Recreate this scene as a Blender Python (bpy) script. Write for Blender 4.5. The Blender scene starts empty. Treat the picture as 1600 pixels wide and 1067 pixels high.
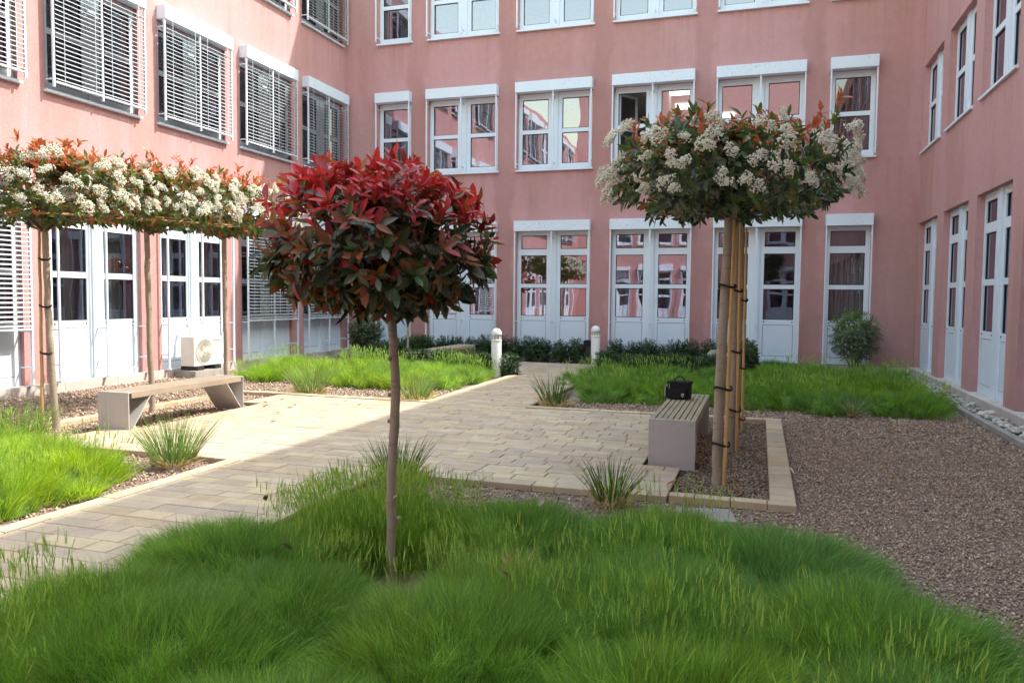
import bpy, math, random
import numpy as np
from mathutils import Vector, Matrix, Quaternion

random.seed(7)
rng = np.random.default_rng(11)
S = bpy.context.scene
COL = S.collection
R = math.radians

# ------------------------------------------------------------------ camera, sky, sun, exposure
F, YAW, PITCH, ROLL = 1208.96, -.3084, -.0562, .0097
cam = bpy.data.cameras.new('camera')
cam.sensor_width = 36
cam.lens = F / 1600 * 36
cam.clip_start, cam.clip_end = .05, 400
co = bpy.data.objects.new('camera', cam)
COL.objects.link(co)
cy, sy, cp, sp = math.cos(YAW), math.sin(YAW), math.cos(PITCH), math.sin(PITCH)
fwd = Vector((sy * cp, cy * cp, sp)); rt = Vector((cy, -sy, 0)); up = rt.cross(fwd)
cr, sr = math.cos(ROLL), math.sin(ROLL)
rt2, up2 = rt * cr + up * sr, up * cr - rt * sr
CAM = Vector((0, 0, 1.6))
mw = Matrix((rt2, up2, -fwd)).transposed().to_4x4()
mw.translation = CAM
co.matrix_world = mw
S.camera = co

SUN = Vector((-.72, -.394, -1)).normalized()          # direction the sunlight travels
EL = math.asin(-SUN.z)
AZ = math.atan2(-SUN.x, -SUN.y)
w = bpy.data.worlds.new('World'); S.world = w; w.use_nodes = True
nt = w.node_tree
sky = nt.nodes.new('ShaderNodeTexSky'); sky.sky_type = 'NISHITA'; sky.sun_disc = False
sky.sun_elevation = EL; sky.sun_rotation = AZ
sky.air_density = 3.0; sky.dust_density = 1.8; sky.ozone_density = 1.9
bg = nt.nodes['Background']; bg.inputs[1].default_value = .15
nt.links.new(sky.outputs[0], bg.inputs[0])
sl = bpy.data.lights.new('sun', 'SUN'); sl.energy = 2.0; sl.angle = R(.55); sl.color = (1, .955, .89)
so = bpy.data.objects.new('sun', sl); COL.objects.link(so)
so.rotation_euler = SUN.to_track_quat('-Z', 'Y').to_euler(); so.location = (10, 10, 30)
S.view_settings.view_transform = 'Standard'; S.view_settings.look = 'None'
S.view_settings.exposure = 1.97; S.view_settings.gamma = 1; S.view_settings.use_curve_mapping = False
S.cycles.max_bounces = 8; S.cycles.transparent_max_bounces = 16
S.cycles.use_adaptive_sampling = True

# ------------------------------------------------------------------ helpers
def link(o, parent=None):
    COL.objects.link(o)
    if parent is not None: o.parent = parent
    return o

def tag(o, label=None, cat=None, group=None, kind=None):
    for k, v in (('label', label), ('category', cat), ('group', group), ('kind', kind)):
        if v: o[k] = v
    return o

def thing(name, loc, label, cat, group=None):
    o = bpy.data.objects.new(name, None); o.location = loc; o.empty_display_size = .2
    link(o); return tag(o, label, cat, group)

def put(name, mesh, parent=None, loc=(0, 0, 0), rot=None, kind=None):
    o = bpy.data.objects.new(name, mesh); o.location = loc
    if rot is not None: o.rotation_euler = rot
    link(o, parent)
    if kind: o['kind'] = kind
    return o

def amesh(name, V, T, mats, mi=None, col=None, smooth=False):
    """mesh from numpy arrays of vertices and triangles"""
    m = bpy.data.meshes.new(name)
    V = np.ascontiguousarray(V, np.float32); T = np.ascontiguousarray(T, np.int32)
    n, k = len(V), len(T)
    m.vertices.add(n); m.vertices.foreach_set('co', V.ravel())
    m.loops.add(3 * k); m.loops.foreach_set('vertex_index', T.ravel())
    m.polygons.add(k)
    m.polygons.foreach_set('loop_start', np.arange(0, 3 * k, 3, dtype=np.int32))
    m.polygons.foreach_set('loop_total', np.full(k, 3, np.int32))
    if mi is not None: m.polygons.foreach_set('material_index', np.ascontiguousarray(mi, np.int32))
    if smooth: m.polygons.foreach_set('use_smooth', np.ones(k, bool))
    if col is not None:
        a = m.color_attributes.new('tint', 'FLOAT_COLOR', 'POINT')
        c = np.ones((n, 4), np.float32); c[:, :3] = col
        a.data.foreach_set('color', c.ravel())
    for x in (mats if isinstance(mats, (list, tuple)) else [mats]): m.materials.append(x)
    m.update(calc_edges=True); m.validate()
    return m

class MB:
    """collects simple shapes, then becomes one mesh"""
    def __init__(s): s.v = []; s.f = []; s.m = []; s.sm = []
    def poly(s, pts, faces, mi=0, smooth=False):
        b = len(s.v); s.v += [tuple(p) for p in pts]
        for f in faces: s.f.append([b + i for i in f]); s.m.append(mi); s.sm.append(smooth)
    def box(s, a, b, mi=0):
        (x0, y0, z0), (x1, y1, z1) = [min(p, q) for p, q in zip(a, b)], [max(p, q) for p, q in zip(a, b)]
        s.poly([(x0, y0, z0), (x1, y0, z0), (x1, y1, z0), (x0, y1, z0), (x0, y0, z1), (x1, y0, z1), (x1, y1, z1), (x0, y1, z1)],
               [(0, 3, 2, 1), (4, 5, 6, 7), (0, 1, 5, 4), (1, 2, 6, 5), (2, 3, 7, 6), (3, 0, 4, 7)], mi)
    def tube(s, pts, rad, n=8, mi=0, cap=True):
        pts = [Vector(p) for p in pts]; rr = rad if isinstance(rad, (list, tuple)) else [rad] * len(pts)
        V = []; prev = None
        for i, p in enumerate(pts):
            d = (pts[min(i + 1, len(pts) - 1)] - pts[max(i - 1, 0)]).normalized()
            if prev is None:
                a = d.orthogonal().normalized()
            else:
                a = (prev - d * prev.dot(d)).normalized()
            prev = a; b = d.cross(a)
            for k in range(n):
                t = 2 * math.pi * k / n
                V.append(p + (a * math.cos(t) + b * math.sin(t)) * rr[i])
        Fc = []
        for i in range(len(pts) - 1):
            for k in range(n):
                Fc.append((i * n + k, i * n + (k + 1) % n, (i + 1) * n + (k + 1) % n, (i + 1) * n + k))
        s.poly(V, Fc, mi, True)
        if cap:
            L = len(pts) - 1
            s.poly(V[:n], [tuple(range(n - 1, -1, -1))], mi); s.poly(V[L * n:], [tuple(range(n))], mi)
    def lathe(s, prof, n=24, c=(0, 0), mi=0, axis='z'):
        V = []; Fc = []
        for r, z in prof:
            for k in range(n):
                t = 2 * math.pi * k / n
                if axis == 'z': V.append((c[0] + r * math.cos(t), c[1] + r * math.sin(t), z))
                else: V.append((z, c[0] + r * math.cos(t), c[1] + r * math.sin(t)))
        for i in range(len(prof) - 1):
            for k in range(n):
                Fc.append((i * n + k, i * n + (k + 1) % n, (i + 1) * n + (k + 1) % n, (i + 1) * n + k))
        s.poly(V, Fc, mi, True)
    def mesh(s, name, mats, bevel=0):
        m = bpy.data.meshes.new(name); m.from_pydata(s.v, [], s.f)
        for x in (mats if isinstance(mats, (list, tuple)) else [mats]): m.materials.append(x)
        m.polygons.foreach_set('material_index', s.m); m.polygons.foreach_set('use_smooth', s.sm)
        m.update()
        if bevel:
            import bmesh
            b = bmesh.new(); b.from_mesh(m)
            bmesh.ops.remove_doubles(b, verts=b.verts, dist=1e-5)
            bmesh.ops.bevel(b, geom=b.edges[:], offset=bevel, segments=2, affect='EDGES', profile=.7)
            b.to_mesh(m); b.free()
        return m
    def put(s, name, mats, parent=None, loc=(0, 0, 0), rot=None, kind=None, bevel=0):
        return put(name, s.mesh(name, mats, bevel), parent, loc, rot, kind)

# ------------------------------------------------------------------ materials
class NT:
    def __init__(s, name):
        s.m = bpy.data.materials.new(name); s.m.use_nodes = True; s.t = s.m.node_tree
        s.p = s.t.nodes['Principled BSDF']; s.o = s.t.nodes['Material Output']
    def n(s, typ, **kw):
        x = s.t.nodes.new(typ)
        for k, v in kw.items():
            if k.startswith('i_'):
                x.inputs[k[2:].replace('_', ' ')].default_value = v
            else: setattr(x, k, v)
        return x
    def l(s, a, b): s.t.links.new(a, b)
    def pos(s, scale=(1, 1, 1), obj=False):
        g = s.n('ShaderNodeTexCoord').outputs['Object'] if obj else s.n('ShaderNodeNewGeometry').outputs['Position']
        mp = s.n('ShaderNodeMapping'); mp.inputs['Scale'].default_value = scale
        s.l(g, mp.inputs['Vector']); return mp.outputs[0]
    def noise(s, scale, detail=4, vec=None, rough=.55):
        x = s.n('ShaderNodeTexNoise'); x.inputs['Scale'].default_value = scale; x.inputs['Detail'].default_value = detail
        x.inputs['Roughness'].default_value = rough
        if vec is not None: s.l(vec, x.inputs['Vector'])
        return x.outputs['Fac']
    def ramp(s, fac, stops):
        x = s.n('ShaderNodeValToRGB'); e = x.color_ramp.elements
        while len(e) < len(stops): e.new(.5)
        for el, (p, c) in zip(e, stops):
            el.position = p; el.color = (*c, 1) if len(c) == 3 else c
        s.l(fac, x.inputs[0]); return x.outputs[0]
    def mix(s, fac, a, b, mode='MIX'):
        x = s.n('ShaderNodeMix', data_type='RGBA', blend_type=mode)
        if isinstance(fac, (int, float)): x.inputs[0].default_value = fac
        else: s.l(fac, x.inputs[0])
        for i, v in ((6, a), (7, b)):
            if isinstance(v, tuple): x.inputs[i].default_value = (*v, 1)
            else: s.l(v, x.inputs[i])
        return x.outputs[2]
    def math(s, op, a, b=None):
        x = s.n('ShaderNodeMath', operation=op)
        for i, v in enumerate((a, b)):
            if v is None: continue
            if isinstance(v, (int, float)): x.inputs[i].default_value = v
            else: s.l(v, x.inputs[i])
        return x.outputs[0]
    def bump(s, h, strength=.4, dist=.01):
        b = s.n('ShaderNodeBump'); b.inputs['Strength'].default_value = strength; b.inputs['Distance'].default_value = dist
        s.l(h, b.inputs['Height']); s.l(b.outputs[0], s.p.inputs['Normal']); return b
    def base(s, c, rough=.7, spec=.4, metal=0):
        if isinstance(c, tuple): s.p.inputs['Base Color'].default_value = (*c, 1)
        else: s.l(c, s.p.inputs['Base Color'])
        s.p.inputs['Roughness'].default_value = rough; s.p.inputs['Specular IOR Level'].default_value = spec
        s.p.inputs['Metallic'].default_value = metal
        return s.m

def plain(name, c, rough=.6, spec=.4, var=.12, scale=6, bump=0, bscale=80, metal=0):
    t = NT(name); v = t.pos(obj=True)
    n = t.noise(scale, 5, v)
    lo = tuple(x * (1 - var) for x in c); hi = tuple(min(1, x * (1 + var)) for x in c)
    col = t.ramp(n, [(.3, lo), (.7, hi)])
    if bump: t.bump(t.noise(bscale, 3, v), .5, bump)
    return t.base(col, rough, spec, metal)

def stucco(name, bands=False):
    t = NT(name); v = t.pos()
    big = t.noise(.55, 5, v)
    st = t.noise(1.0, 4, t.pos((.75, .75, .13)), .6)
    fine = t.noise(38, 3, v); mid = t.noise(7, 5, v)
    c = t.mix(big, (.52, .28, .280), (.56, .31, .312))
    damp = t.ramp(st, [(.47, (0, 0, 0)), (.56, (1, 1, 1))])
    c = t.mix(t.math('MULTIPLY', damp, .5), c, (.42, .215, .185))
    c = t.mix(t.ramp(mid, [(.4, (0, 0, 0)), (.75, (.22, .22, .22))]), c, (.64, .41, .35))
    c = t.mix(t.ramp(fine, [(.35, (.5, .5, .5)), (.6, (0, 0, 0))]), c, (.44, .235, .20))
    sep = t.n('ShaderNodeSeparateXYZ'); t.l(t.n('ShaderNodeNewGeometry').outputs['Position'], sep.inputs[0])
    fr = t.math('FRACT', t.math('DIVIDE', t.math('SUBTRACT', sep.outputs[2], 4.86), 3.55))
    drip = t.ramp(t.noise(1.0, 4, t.pos((7, 7, .35)), .6), [(.5, (0, 0, 0)), (.66, (1, 1, 1))])
    under = t.math('MULTIPLY', t.ramp(fr, [(.62, (0, 0, 0)), (.99, (1, 1, 1))]), drip)
    c = t.mix(t.math('MULTIPLY', under, .28), c, (.30, .17, .15))
    foot = t.ramp(t.math('ADD', sep.outputs[2], t.math('MULTIPLY', t.noise(2.2, 4, v), .5)), [(.3, (1, 1, 1)), (.75, (0, 0, 0))])
    c = t.mix(t.math('MULTIPLY', foot, .4), c, (.33, .20, .17))
    if bands:
        u = t.math('ADD', sep.outputs[0], t.math('MULTIPLY', t.math('SUBTRACT', t.noise(1.1, 5, v), .5), .75))
        fu = t.math('FRACT', t.math('DIVIDE', t.math('ADD', u, 8.58), 2.5))
        bm = t.math('MULTIPLY', t.ramp(fu, [(.74, (0, 0, 0)), (.80, (1, 1, 1)), (.94, (1, 1, 1)), (.99, (0, 0, 0))]), t.ramp(t.noise(.5, 3, v), [(.3, (.35, .35, .35)), (.6, (1, 1, 1))]))
        c = t.mix(t.math('MULTIPLY', bm, .6), c, (.39, .20, .18))
    t.bump(fine, .55, .012)
    return t.base(c, .92, .2)

def metalwhite(name, dirt=0.0, c=(.70, .78, .85)):
    t = NT(name); v = t.pos()
    n = t.noise(3, 4, v)
    col = t.mix(n, tuple(x * .96 for x in c), tuple(min(1, x * 1.03) for x in c))
    if dirt:
        s = t.noise(26, 6, t.pos((1, 1, .5)), .7); a = t.noise(1.6, 3, v)
        msk = t.math('MULTIPLY', t.ramp(s, [(.55, (0, 0, 0)), (.68, (1, 1, 1))]), t.ramp(a, [(.42, (0, 0, 0)), (.62, (1, 1, 1))]))
        col = t.mix(t.math('MULTIPLY', msk, dirt), col, (.30, .30, .27))
    return t.base(col, .42, .45)

def glass(name, refl=.3, tint=(.70, .76, .75)):
    t = NT(name); v = t.pos()
    gl = t.n('ShaderNodeBsdfGlossy'); gl.inputs['Roughness'].default_value = 0.0; gl.inputs['Color'].default_value = (.82, .83, 1.0, 1)  # blue gloss tint paints a bluer sky into the reflections
    b = t.n('ShaderNodeBump'); b.inputs['Strength'].default_value = 1; b.inputs['Distance'].default_value = .0026
    t.l(t.noise(1.3, 1.0, v), b.inputs['Height']); t.l(b.outputs[0], gl.inputs['Normal'])
    tr = t.n('ShaderNodeBsdfTransparent'); tr.inputs[0].default_value = (*tint, 1)
    lw = t.n('ShaderNodeLayerWeight'); lw.inputs['Blend'].default_value = .5
    f = t.math('ADD', t.math('MULTIPLY', t.math('POWER', lw.outputs['Facing'], 4.0), 1 - refl), refl)
    mx = t.n('ShaderNodeMixShader'); t.l(f, mx.inputs[0]); t.l(tr.outputs[0], mx.inputs[1]); t.l(gl.outputs[0], mx.inputs[2])
    t.l(mx.outputs[0], t.o.inputs[0])
    return t.m

def leafmat(name, c, trans=.35, rough=.38, spec=.45, attr=False, var=.25):
    t = NT(name)
    if attr:
        a = t.n('ShaderNodeAttribute', attribute_name='tint'); col = a.outputs['Color']
    else:
        n = t.noise(9, 3, t.pos()); col = t.mix(n, tuple(x * (1 - var) for x in c), tuple(min(1, x * (1 + var)) for x in c))
    t.base(col, rough, spec)
    tl = t.n('ShaderNodeBsdfTranslucent')
    tc = t.mix(.5, col, t.mix(1.0, col, (1.0, 1.0, .35), 'MULTIPLY')); t.l(tc, tl.inputs[0])
    mx = t.n('ShaderNodeMixShader'); mx.inputs[0].default_value = trans
    t.l(t.p.outputs[0], mx.inputs[1]); t.l(tl.outputs[0], mx.inputs[2]); t.l(mx.outputs[0], t.o.inputs[0])
    return t.m

def bark(name, a, b, scale=1):
    t = NT(name); v = t.pos((22 * scale, 22 * scale, 2.5 * scale)); v2 = t.pos((6, 6, 30))
    n = t.noise(1, 5, v); rings = t.noise(1.2, 3, v2)
    c = t.mix(n, a, b); c = t.mix(t.ramp(rings, [(.55, (0, 0, 0)), (.75, (.6, .6, .6))]), c, tuple(x * .55 for x in a))
    t.bump(t.math('ADD', n, t.math('MULTIPLY', rings, .6)), .6, .006)
    return t.base(c, .85, .2)

def woodmat(name, a, b, axis='y'):
    t = NT(name); sc = (28, 1.3, 28) if axis == 'y' else (28, 28, 1.3)
    n = t.noise(1.3, 5, t.pos(sc)); k = t.noise(2.2, 4, t.pos())
    c = t.mix(n, a, b); c = t.mix(t.ramp(k, [(.45, (0, 0, 0)), (.75, (.5, .5, .5))]), c, tuple(x * .62 for x in a))
    t.bump(n, .35, .003)
    return t.base(c, .8, .25)

def stonemat(name, c, var=.12):
    t = NT(name); v = t.pos()
    oi = t.n('ShaderNodeObjectInfo')
    n = t.noise(5, 5, v); f = t.noise(70, 3, v)
    lo = tuple(x * (1 - var) for x in c); hi = tuple(x * (1 + var) for x in c)
    col = t.ramp(n, [(.3, lo), (.7, hi)])
    col = t.mix(t.ramp(f, [(.4, (.25, .25, .25)), (.62, (0, 0, 0))]), col, tuple(x * .6 for x in c))
    mo = t.noise(.8, 4, v)
    col = t.mix(t.ramp(mo, [(.52, (0, 0, 0)), (.72, (.4, .4, .4))]), col, tuple(x * y for x, y in zip(c, (.62, .64, .5))))
    t.bump(f, .3, .003)
    return t.base(col, .85, .25)

M = {}
M['stucco'] = stucco('pink_stucco')
M['stucco_end'] = stucco('stained_pink_stucco', True)
M['white'] = metalwhite('white_aluminium')
M['box'] = metalwhite('weathered_white_metal', .85)
M['panel'] = metalwhite('white_panel', 0, (.66, .755, .84))
M['slat'] = metalwhite('grey_white_slat', 0, (.36, .38, .40))
M['gasket'] = plain('black_rubber', (.02, .02, .022), .7)
M['glass'] = glass('window_glass', .34)
M['glass_dark'] = glass('dark_window_glass', .19, (.58, .63, .61))
M['room'] = plain('room_paint', (.42, .41, .39), .9)
M['room_dark'] = plain('room_floor', (.12, .11, .10), .8)
M['curtain'] = plain('grey_curtain', (.34, .30, .29), .9, .1)
M['plinth'] = plain('plinth_stone', (.52, .46, .41), .85, .2, .15, 3, .004, 60)
M['kerb'] = plain('concrete', (.33, .30, .27), .9, .2, .18, 4, .004, 60)
t = NT('grey_powder_coat'); n_ = t.noise(1.0, 4, t.pos((26, 26, .9)), .6); b_ = t.noise(2.5, 5, t.pos())
c_ = t.mix(b_, (.40, .375, .345), (.47, .44, .41)); c_ = t.mix(t.ramp(n_, [(.6, (0, 0, 0)), (.72, (.55, .55, .55))]), c_, (.56, .53, .50))
c_ = t.mix(t.ramp(t.noise(14, 5, t.pos()), [(.58, (0, 0, 0)), (.75, (.5, .5, .5))]), c_, (.29, .265, .24))
M['steel'] = t.base(c_, .55, .35)
M['slatwood'] = woodmat('weathered_wood', (.33, .27, .17), (.46, .39, .26))
M['slatwood_pale'] = woodmat('sunbleached_wood', (.265, .21, .155), (.36, .295, .22))
M['bollard'] = plain('white_enamel', (.74, .73, .70), .5, .4, .06, 9)
M['black'] = plain('black_nylon', (.010, .010, .011), .75, .3, .3, 40, .001, 300)
M['blackgrey'] = plain('black_plastic', (.03, .03, .033), .5, .4)
M['silver'] = plain('silver_print', (.5, .5, .5), .5)
M['cream'] = plain('cream_enamel', (.74, .69, .60), .45, .4, .04)
M['creamdark'] = plain('grille_grey', (.42, .40, .36), .5, .4, .05)
M['navy'] = plain('navy_print', (.10, .10, .25), .6)
M['bark_red'] = bark('brown_bark', (.33, .265, .21), (.47, .395, .325))
M['bark_grey'] = bark('grey_bark', (.25, .20, .15), (.42, .345, .265))
M['bamboo'] = woodmat('bamboo', (.46, .27, .10), (.60, .39, .17), 'z')
M['cane'] = woodmat('brown_cane', (.26, .15, .065), (.42, .26, .12), 'z')
M['twig'] = plain('twig', (.11, .07, .045), .8)
M['strap'] = plain('black_strap', (.02, .018, .018), .8)
M['soil'] = plain('dark_soil', (.09, .065, .055), .95, .1, .35, 12, .02, 40)
M['gravel_ground'] = plain('gravel_ground', (.24, .17, .14), .95, .1, .45, 55, .02, 70)
for i, c in enumerate([(.485, .37, .24), (.52, .415, .285), (.44, .35, .26), (.48, .38, .27), (.54, .43, .27), (.465, .35, .245)]):
    M['paver%d' % i] = stonemat('sandstone_paver_%d' % i, c)
for i, c in enumerate([(.40, .35, .28), (.50, .46, .40), (.30, .26, .22), (.58, .54, .47)]):
    M['pebble%d' % i] = plain('pebble_%d' % i, c, .75, .3, .15, 12)
M['chip'] = leafmat('gravel_chip', (0, 0, 0), 0, .9, .15, True)
M['grass'] = leafmat('grass_blade', (0, 0, 0), .48, .5, .25, True)
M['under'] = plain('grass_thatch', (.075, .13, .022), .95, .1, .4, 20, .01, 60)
# foliage palettes
PAL = dict(
    red=leafmat('red_leaf', (.62, .045, .05), .42, .3), crimson=leafmat('crimson_leaf', (.38, .034, .038), .35, .32),
    bronze=leafmat('bronze_leaf', (.30, .105, .055), .3, .36), orange=leafmat('orange_leaf', (.40, .15, .04), .35, .4),
    dark=leafmat('dark_leaf', (.028, .05, .022), .18, .26, .6), green=leafmat('green_leaf', (.07, .125, .035), .28, .33, .5),
    olive=leafmat('olive_leaf', (.12, .155, .03), .4, .4), coral=leafmat('coral_leaf', (.50, .12, .055), .4, .4),
    gloss=leafmat('grey_green_leaf', (.13, .155, .09), .25, .3, .6),
    hedge=leafmat('hedge_leaf', (.03, .066, .014), .2, .4), hedge2=leafmat('hedge_tip', (.055, .10, .02), .3, .4),
    shrub=leafmat('shrub_leaf', (.14, .19, .10), .25, .35), shrub2=leafmat('shrub_tip', (.24, .33, .08), .35, .35))
M['petal'] = leafmat('cream_petal', (.86, .83, .70), .2, .6, .2, False, .06)
t = NT('lamp_panel'); t.p.inputs['Emission Color'].default_value = (1, .95, .85, 1); t.p.inputs['Emission Strength'].default_value = 2.0
M['lamp'] = t.base((.8, .8, .8))

# ------------------------------------------------------------------ ground and paving
g = MB()
g.poly([(-150, -150, -.045), (150, -150, -.045), (150, 150, -.045), (-150, 150, -.045)], [(0, 1, 2, 3)])
g.put('ground', M['gravel_ground'], kind='structure')

paving = tag(bpy.data.objects.new('paving', None), kind='structure'); link(paving)
bed = MB(); bed.box((-8.3, 1.5, -.043), (.3, 18.6, -.03)); 
bedo = MB()
for a, b in (((-4.86, 1.6), (-3.2, 18.5)), ((-7.33, 6.27), (-4.9, 7.38)), ((-3.18, 6.27), (-.67, 7.38)), ((-6.97, 7.382), (-4.9, 9.68)), ((-3.18, 7.382), (-1.03, 9.68)), ((-7.33, 9.682), (-4.9, 10.9)), ((-3.18, 9.682), (-.67, 10.9)), ((-7.2, 15.6), (-4.9, 18.45)), ((-3.15, 15.6), (-.8, 18.45))):
    bedo.box((a[0], a[1], -.044), (b[0], b[1], -.012))
bedo.put('paving_bed', M['soil'], paving)

def spans(y):
    """x ranges paved at depth y"""
    if 6.27 < y < 10.72:
        if 7.4 < y < 9.7: return [(-6.97, -1.03)]
        return [(-7.33, -.67)]
    if 15.7 < y < 18.4: return [(-7.1, -.9)]
    return [(-4.72, -3.2)]

pav = []
y = 1.62
while y < 18.4:
    d = random.choice([.15, .165, .165, .18])
    for (x0, x1) in spans(y + d / 2):
        x = x0
        while x < x1 - .02:
            L = random.choice([.2, .26, .32, .32, .4, .46])
            if x1 - x - L < .12: L = x1 - x
            pav.append((x, x + L, y, y + d)); x += L
    y += d
def kerbrow(xa, xb, y0, y1, la=.35, lb=.6):
    y = y0
    while y < y1 - .02:
        L = random.uniform(la, lb)
        if y1 - y - L < .15: L = y1 - y
        borders.append((xa, xb, y, y + L)); y += L
def kerbcol(x0, x1, ya, yb, la=.25, lb=.42):
    x = x0
    while x < x1 - .02:
        L = random.uniform(la, lb)
        if x1 - x - L < .12: L = x1 - x
        borders.append((x, x + L, ya, yb)); x += L
borders = []
kerbrow(-4.865, -4.725, 1.6, 6.26); kerbrow(-4.865, -4.725, 10.72, 15.6)
kerbrow(.12, .32, 6.42, 10.75, .17, .34); kerbcol(-.66, .32, 6.28, 6.41, .2, .36); kerbcol(-.66, .32, 10.76, 10.93)
kerbrow(-8.32, -8.14, 6.42, 10.75, .17, .34); kerbcol(-8.32, -7.34, 6.28, 6.41, .2, .36); kerbcol(-8.32, -7.34, 10.76, 10.93)
kerbcol(-7.33, -4.87, 10.73, 10.9); kerbcol(-3.19, -.67, 10.73, 10.9)

def paver_geo(mb, x0, x1, y0, y1, dz, mi, org=None):
    j, c, t = .0035, .004, .012 + dz
    ox, oy = org or (0, 0)
    a, b, p, q = x0 + j - ox, x1 - j - ox, y0 + j - oy, y1 - j - oy
    mb.poly([(a, p, -.04), (b, p, -.04), (b, q, -.04), (a, q, -.04), (a, p, t - c), (b, p, t - c), (b, q, t - c), (a, q, t - c),
             (a + c, p + c, t), (b - c, p + c, t), (b - c, q - c, t), (a + c, q - c, t)],
            [(8, 9, 10, 11), (0, 1, 5, 4), (1, 2, 6, 5), (2, 3, 7, 6), (3, 0, 4, 7), (4, 5, 9, 8), (5, 6, 10, 9), (6, 7, 11, 10), (7, 4, 8, 11)], mi)
PM = [M['paver%d' % i] for i in range(6)]
def rank(p):
    cx_, cy_ = (p[0] + p[1]) / 2, (p[2] + p[3]) / 2
    q = fwd.dot(Vector((cx_, cy_, -1.6))); s_ = rt2.dot(Vector((cx_, cy_, -1.6)))
    hid = cx_ > -3.6 and cy_ < 5.9 or cy_ < 3.0
    if q < .5 or abs(s_ / q) > .68 or hid: return 1e9 + cy_
    return cx_ ** 2 + cy_ ** 2
pav.sort(key=rank)
WT = [3, 5, 5, 5, 2, 3]
for p in pav[:296]:
    mb = MB(); c = ((p[0] + p[1]) / 2, (p[2] + p[3]) / 2)
    paver_geo(mb, *p, random.uniform(-.002, .003), 0, c)
    mb.put('paver', random.choices(PM, WT)[0], paving, (c[0], c[1], 0))
mb = MB()
for p in pav[296:]: paver_geo(mb, *p, random.uniform(-.002, .003), random.choices(range(6), WT)[0])
mb.put('far_pavers', PM, paving, kind='stuff')
for p in borders:
    mb = MB(); c = ((p[0] + p[1]) / 2, (p[2] + p[3]) / 2)
    paver_geo(mb, *p, .006 + random.uniform(-.002, .003), 0, c)
    mb.put('border_stone', random.choices(PM, [4, 5, 1, 3, 5, 1])[0], paving, (c[0], c[1], 0))

# ------------------------------------------------------------------ the building
bld = thing('courtyard_building', (0, 0, 0), 'pink rendered building with white windows enclosing the planted courtyard on three sides', 'building')
LX, BY, RX, SY = -11.1, 19.4, 3.35, -9.0
def wp(wing, u, d, z):          # wing-local point, relative to the wing's own origin
    return {'L': (d, u, z), 'B': (u, -d, z), 'R': (-d, u, z), 'S': (u, d, z)}[wing]
def worg(wing, u):
    return {'L': (LX, u, 0), 'B': (u, BY, 0), 'R': (RX, u, 0), 'S': (u, SY, 0)}[wing]
class WB(MB):
    def __init__(s, wing): super().__init__(); s.w = wing
    def b(s, u0, u1, d0, d1, z0, z1, mi=0): s.box(wp(s.w, u0, d0, z0), wp(s.w, u1, d1, z1), mi)

FH = 3.55
def rows(n): return [(.12, 3.32)] + [(4.9 + FH * k, 6.84 + FH * k) for k in range(n - 1)]
WW = 1.96
BW = [(-10.08, .98)] + [(-8.58 + 2.5 * k, WW) for k in range(4)] + [(1.43, .96)]
LW = [(17.25 - 2.47 * k, WW) for k in range(11)]
RW = [(17.43 - 2.42 * k, 1.88) for k in range(10)]
SW = [(-9.6 + 2.5 * k, WW) for k in range(5)]

def wall(wing, u0, u1, top, wins, nrow, th=.35, rws=None):
    mb = WB(wing); rs = rws or rows(nrow)
    us = sorted(wins); cur = u0
    for (a, ww) in us:
        if a > cur: mb.b(cur, a, -th, 0, .1, top)
        z = .1
        for (z0, z1) in rs:
            if z0 - z > .03: mb.b(a, a + ww, -th, 0, z, z0)
            z = z1
        mb.b(a, a + ww, -th, 0, z, top)
        cur = a + ww
    if u1 > cur: mb.b(cur, u1, -th, 0, .1, top)
    return mb
ox = lambda wing: worg(wing, 0)
o = wall('L', SY - .35, BY, 11.0, LW, 3).put('wall', M['stucco'], bld, ox('L'))
o['label'] = 'sunlit pink wall with lowered white blinds'
rr = [(.12, 3.34), (4.92, 6.77), (8.47, 10.32)]
o = wall('R', SY, BY, 11.2, RW, 3, .4, rr).put('wall', M['stucco'], bld, ox('R'))
o['label'] = 'shaded pink wall with deep set windows above the pebble strip'
o = wall('B', LX - .35, RX + .4, 10.95, BW, 3).put('wall', M['stucco_end'], bld, ox('B'))
o['label'] = 'shaded pink end wall with damp stains between its windows'
mb = MB(); mb.box((LX - .35, BY, 10.953), (-1.9, BY + .35, 14.2)); mb.put('wall', M['stucco'], bld)
wall('S', LX, RX, 14.4, SW, 3).put('wall', M['stucco'], bld, ox('S'))

# rooms behind the windows
def room(u0, u1, wing, n=3):
    mb = WB(wing)
    for k in range(n + 1):
        z = .02 if k == 0 else 3.62 + FH * (k - 1)
        mb.b(u0, u1, -6, -.42, z, z + .12, 1 if k == 0 else 0)
    mb.b(u0, u1, -6.1, -6.003, 0, 3.7 + FH * (n - 1))
    mb.b(u0 - .1, u0 - .003, -6.1, -.42, 0, 3.7 + FH * (n - 1)); mb.b(u1 + .003, u1 + .1, -6.1, -.42, 0, 3.7 + FH * (n - 1))
    for k in range(n):
        for q in range(int((u1 - u0) / 5)):
            uu = u0 + 3.4 + q * 5
            mb.b(uu, uu + .08, -6, -.5, .15 + FH * k, 3.55 + FH * k)
    mb.put('room_interior', [M['room'], M['room_dark']], bld, ox(wing))
room(SY + .3, 19.2, 'L'); room(-10.9, 3.1, 'B'); room(SY + .3, 19.2, 'R'); room(-10.9, 3.1, 'S')
mb = MB()
mb.box((LX - 6.2, SY - 6, 11.0), (LX - .36, BY + 6, 11.1)); mb.box((RX + .41, SY - 6, 11.2), (RX + 6.3, BY + 6, 11.3))
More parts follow.
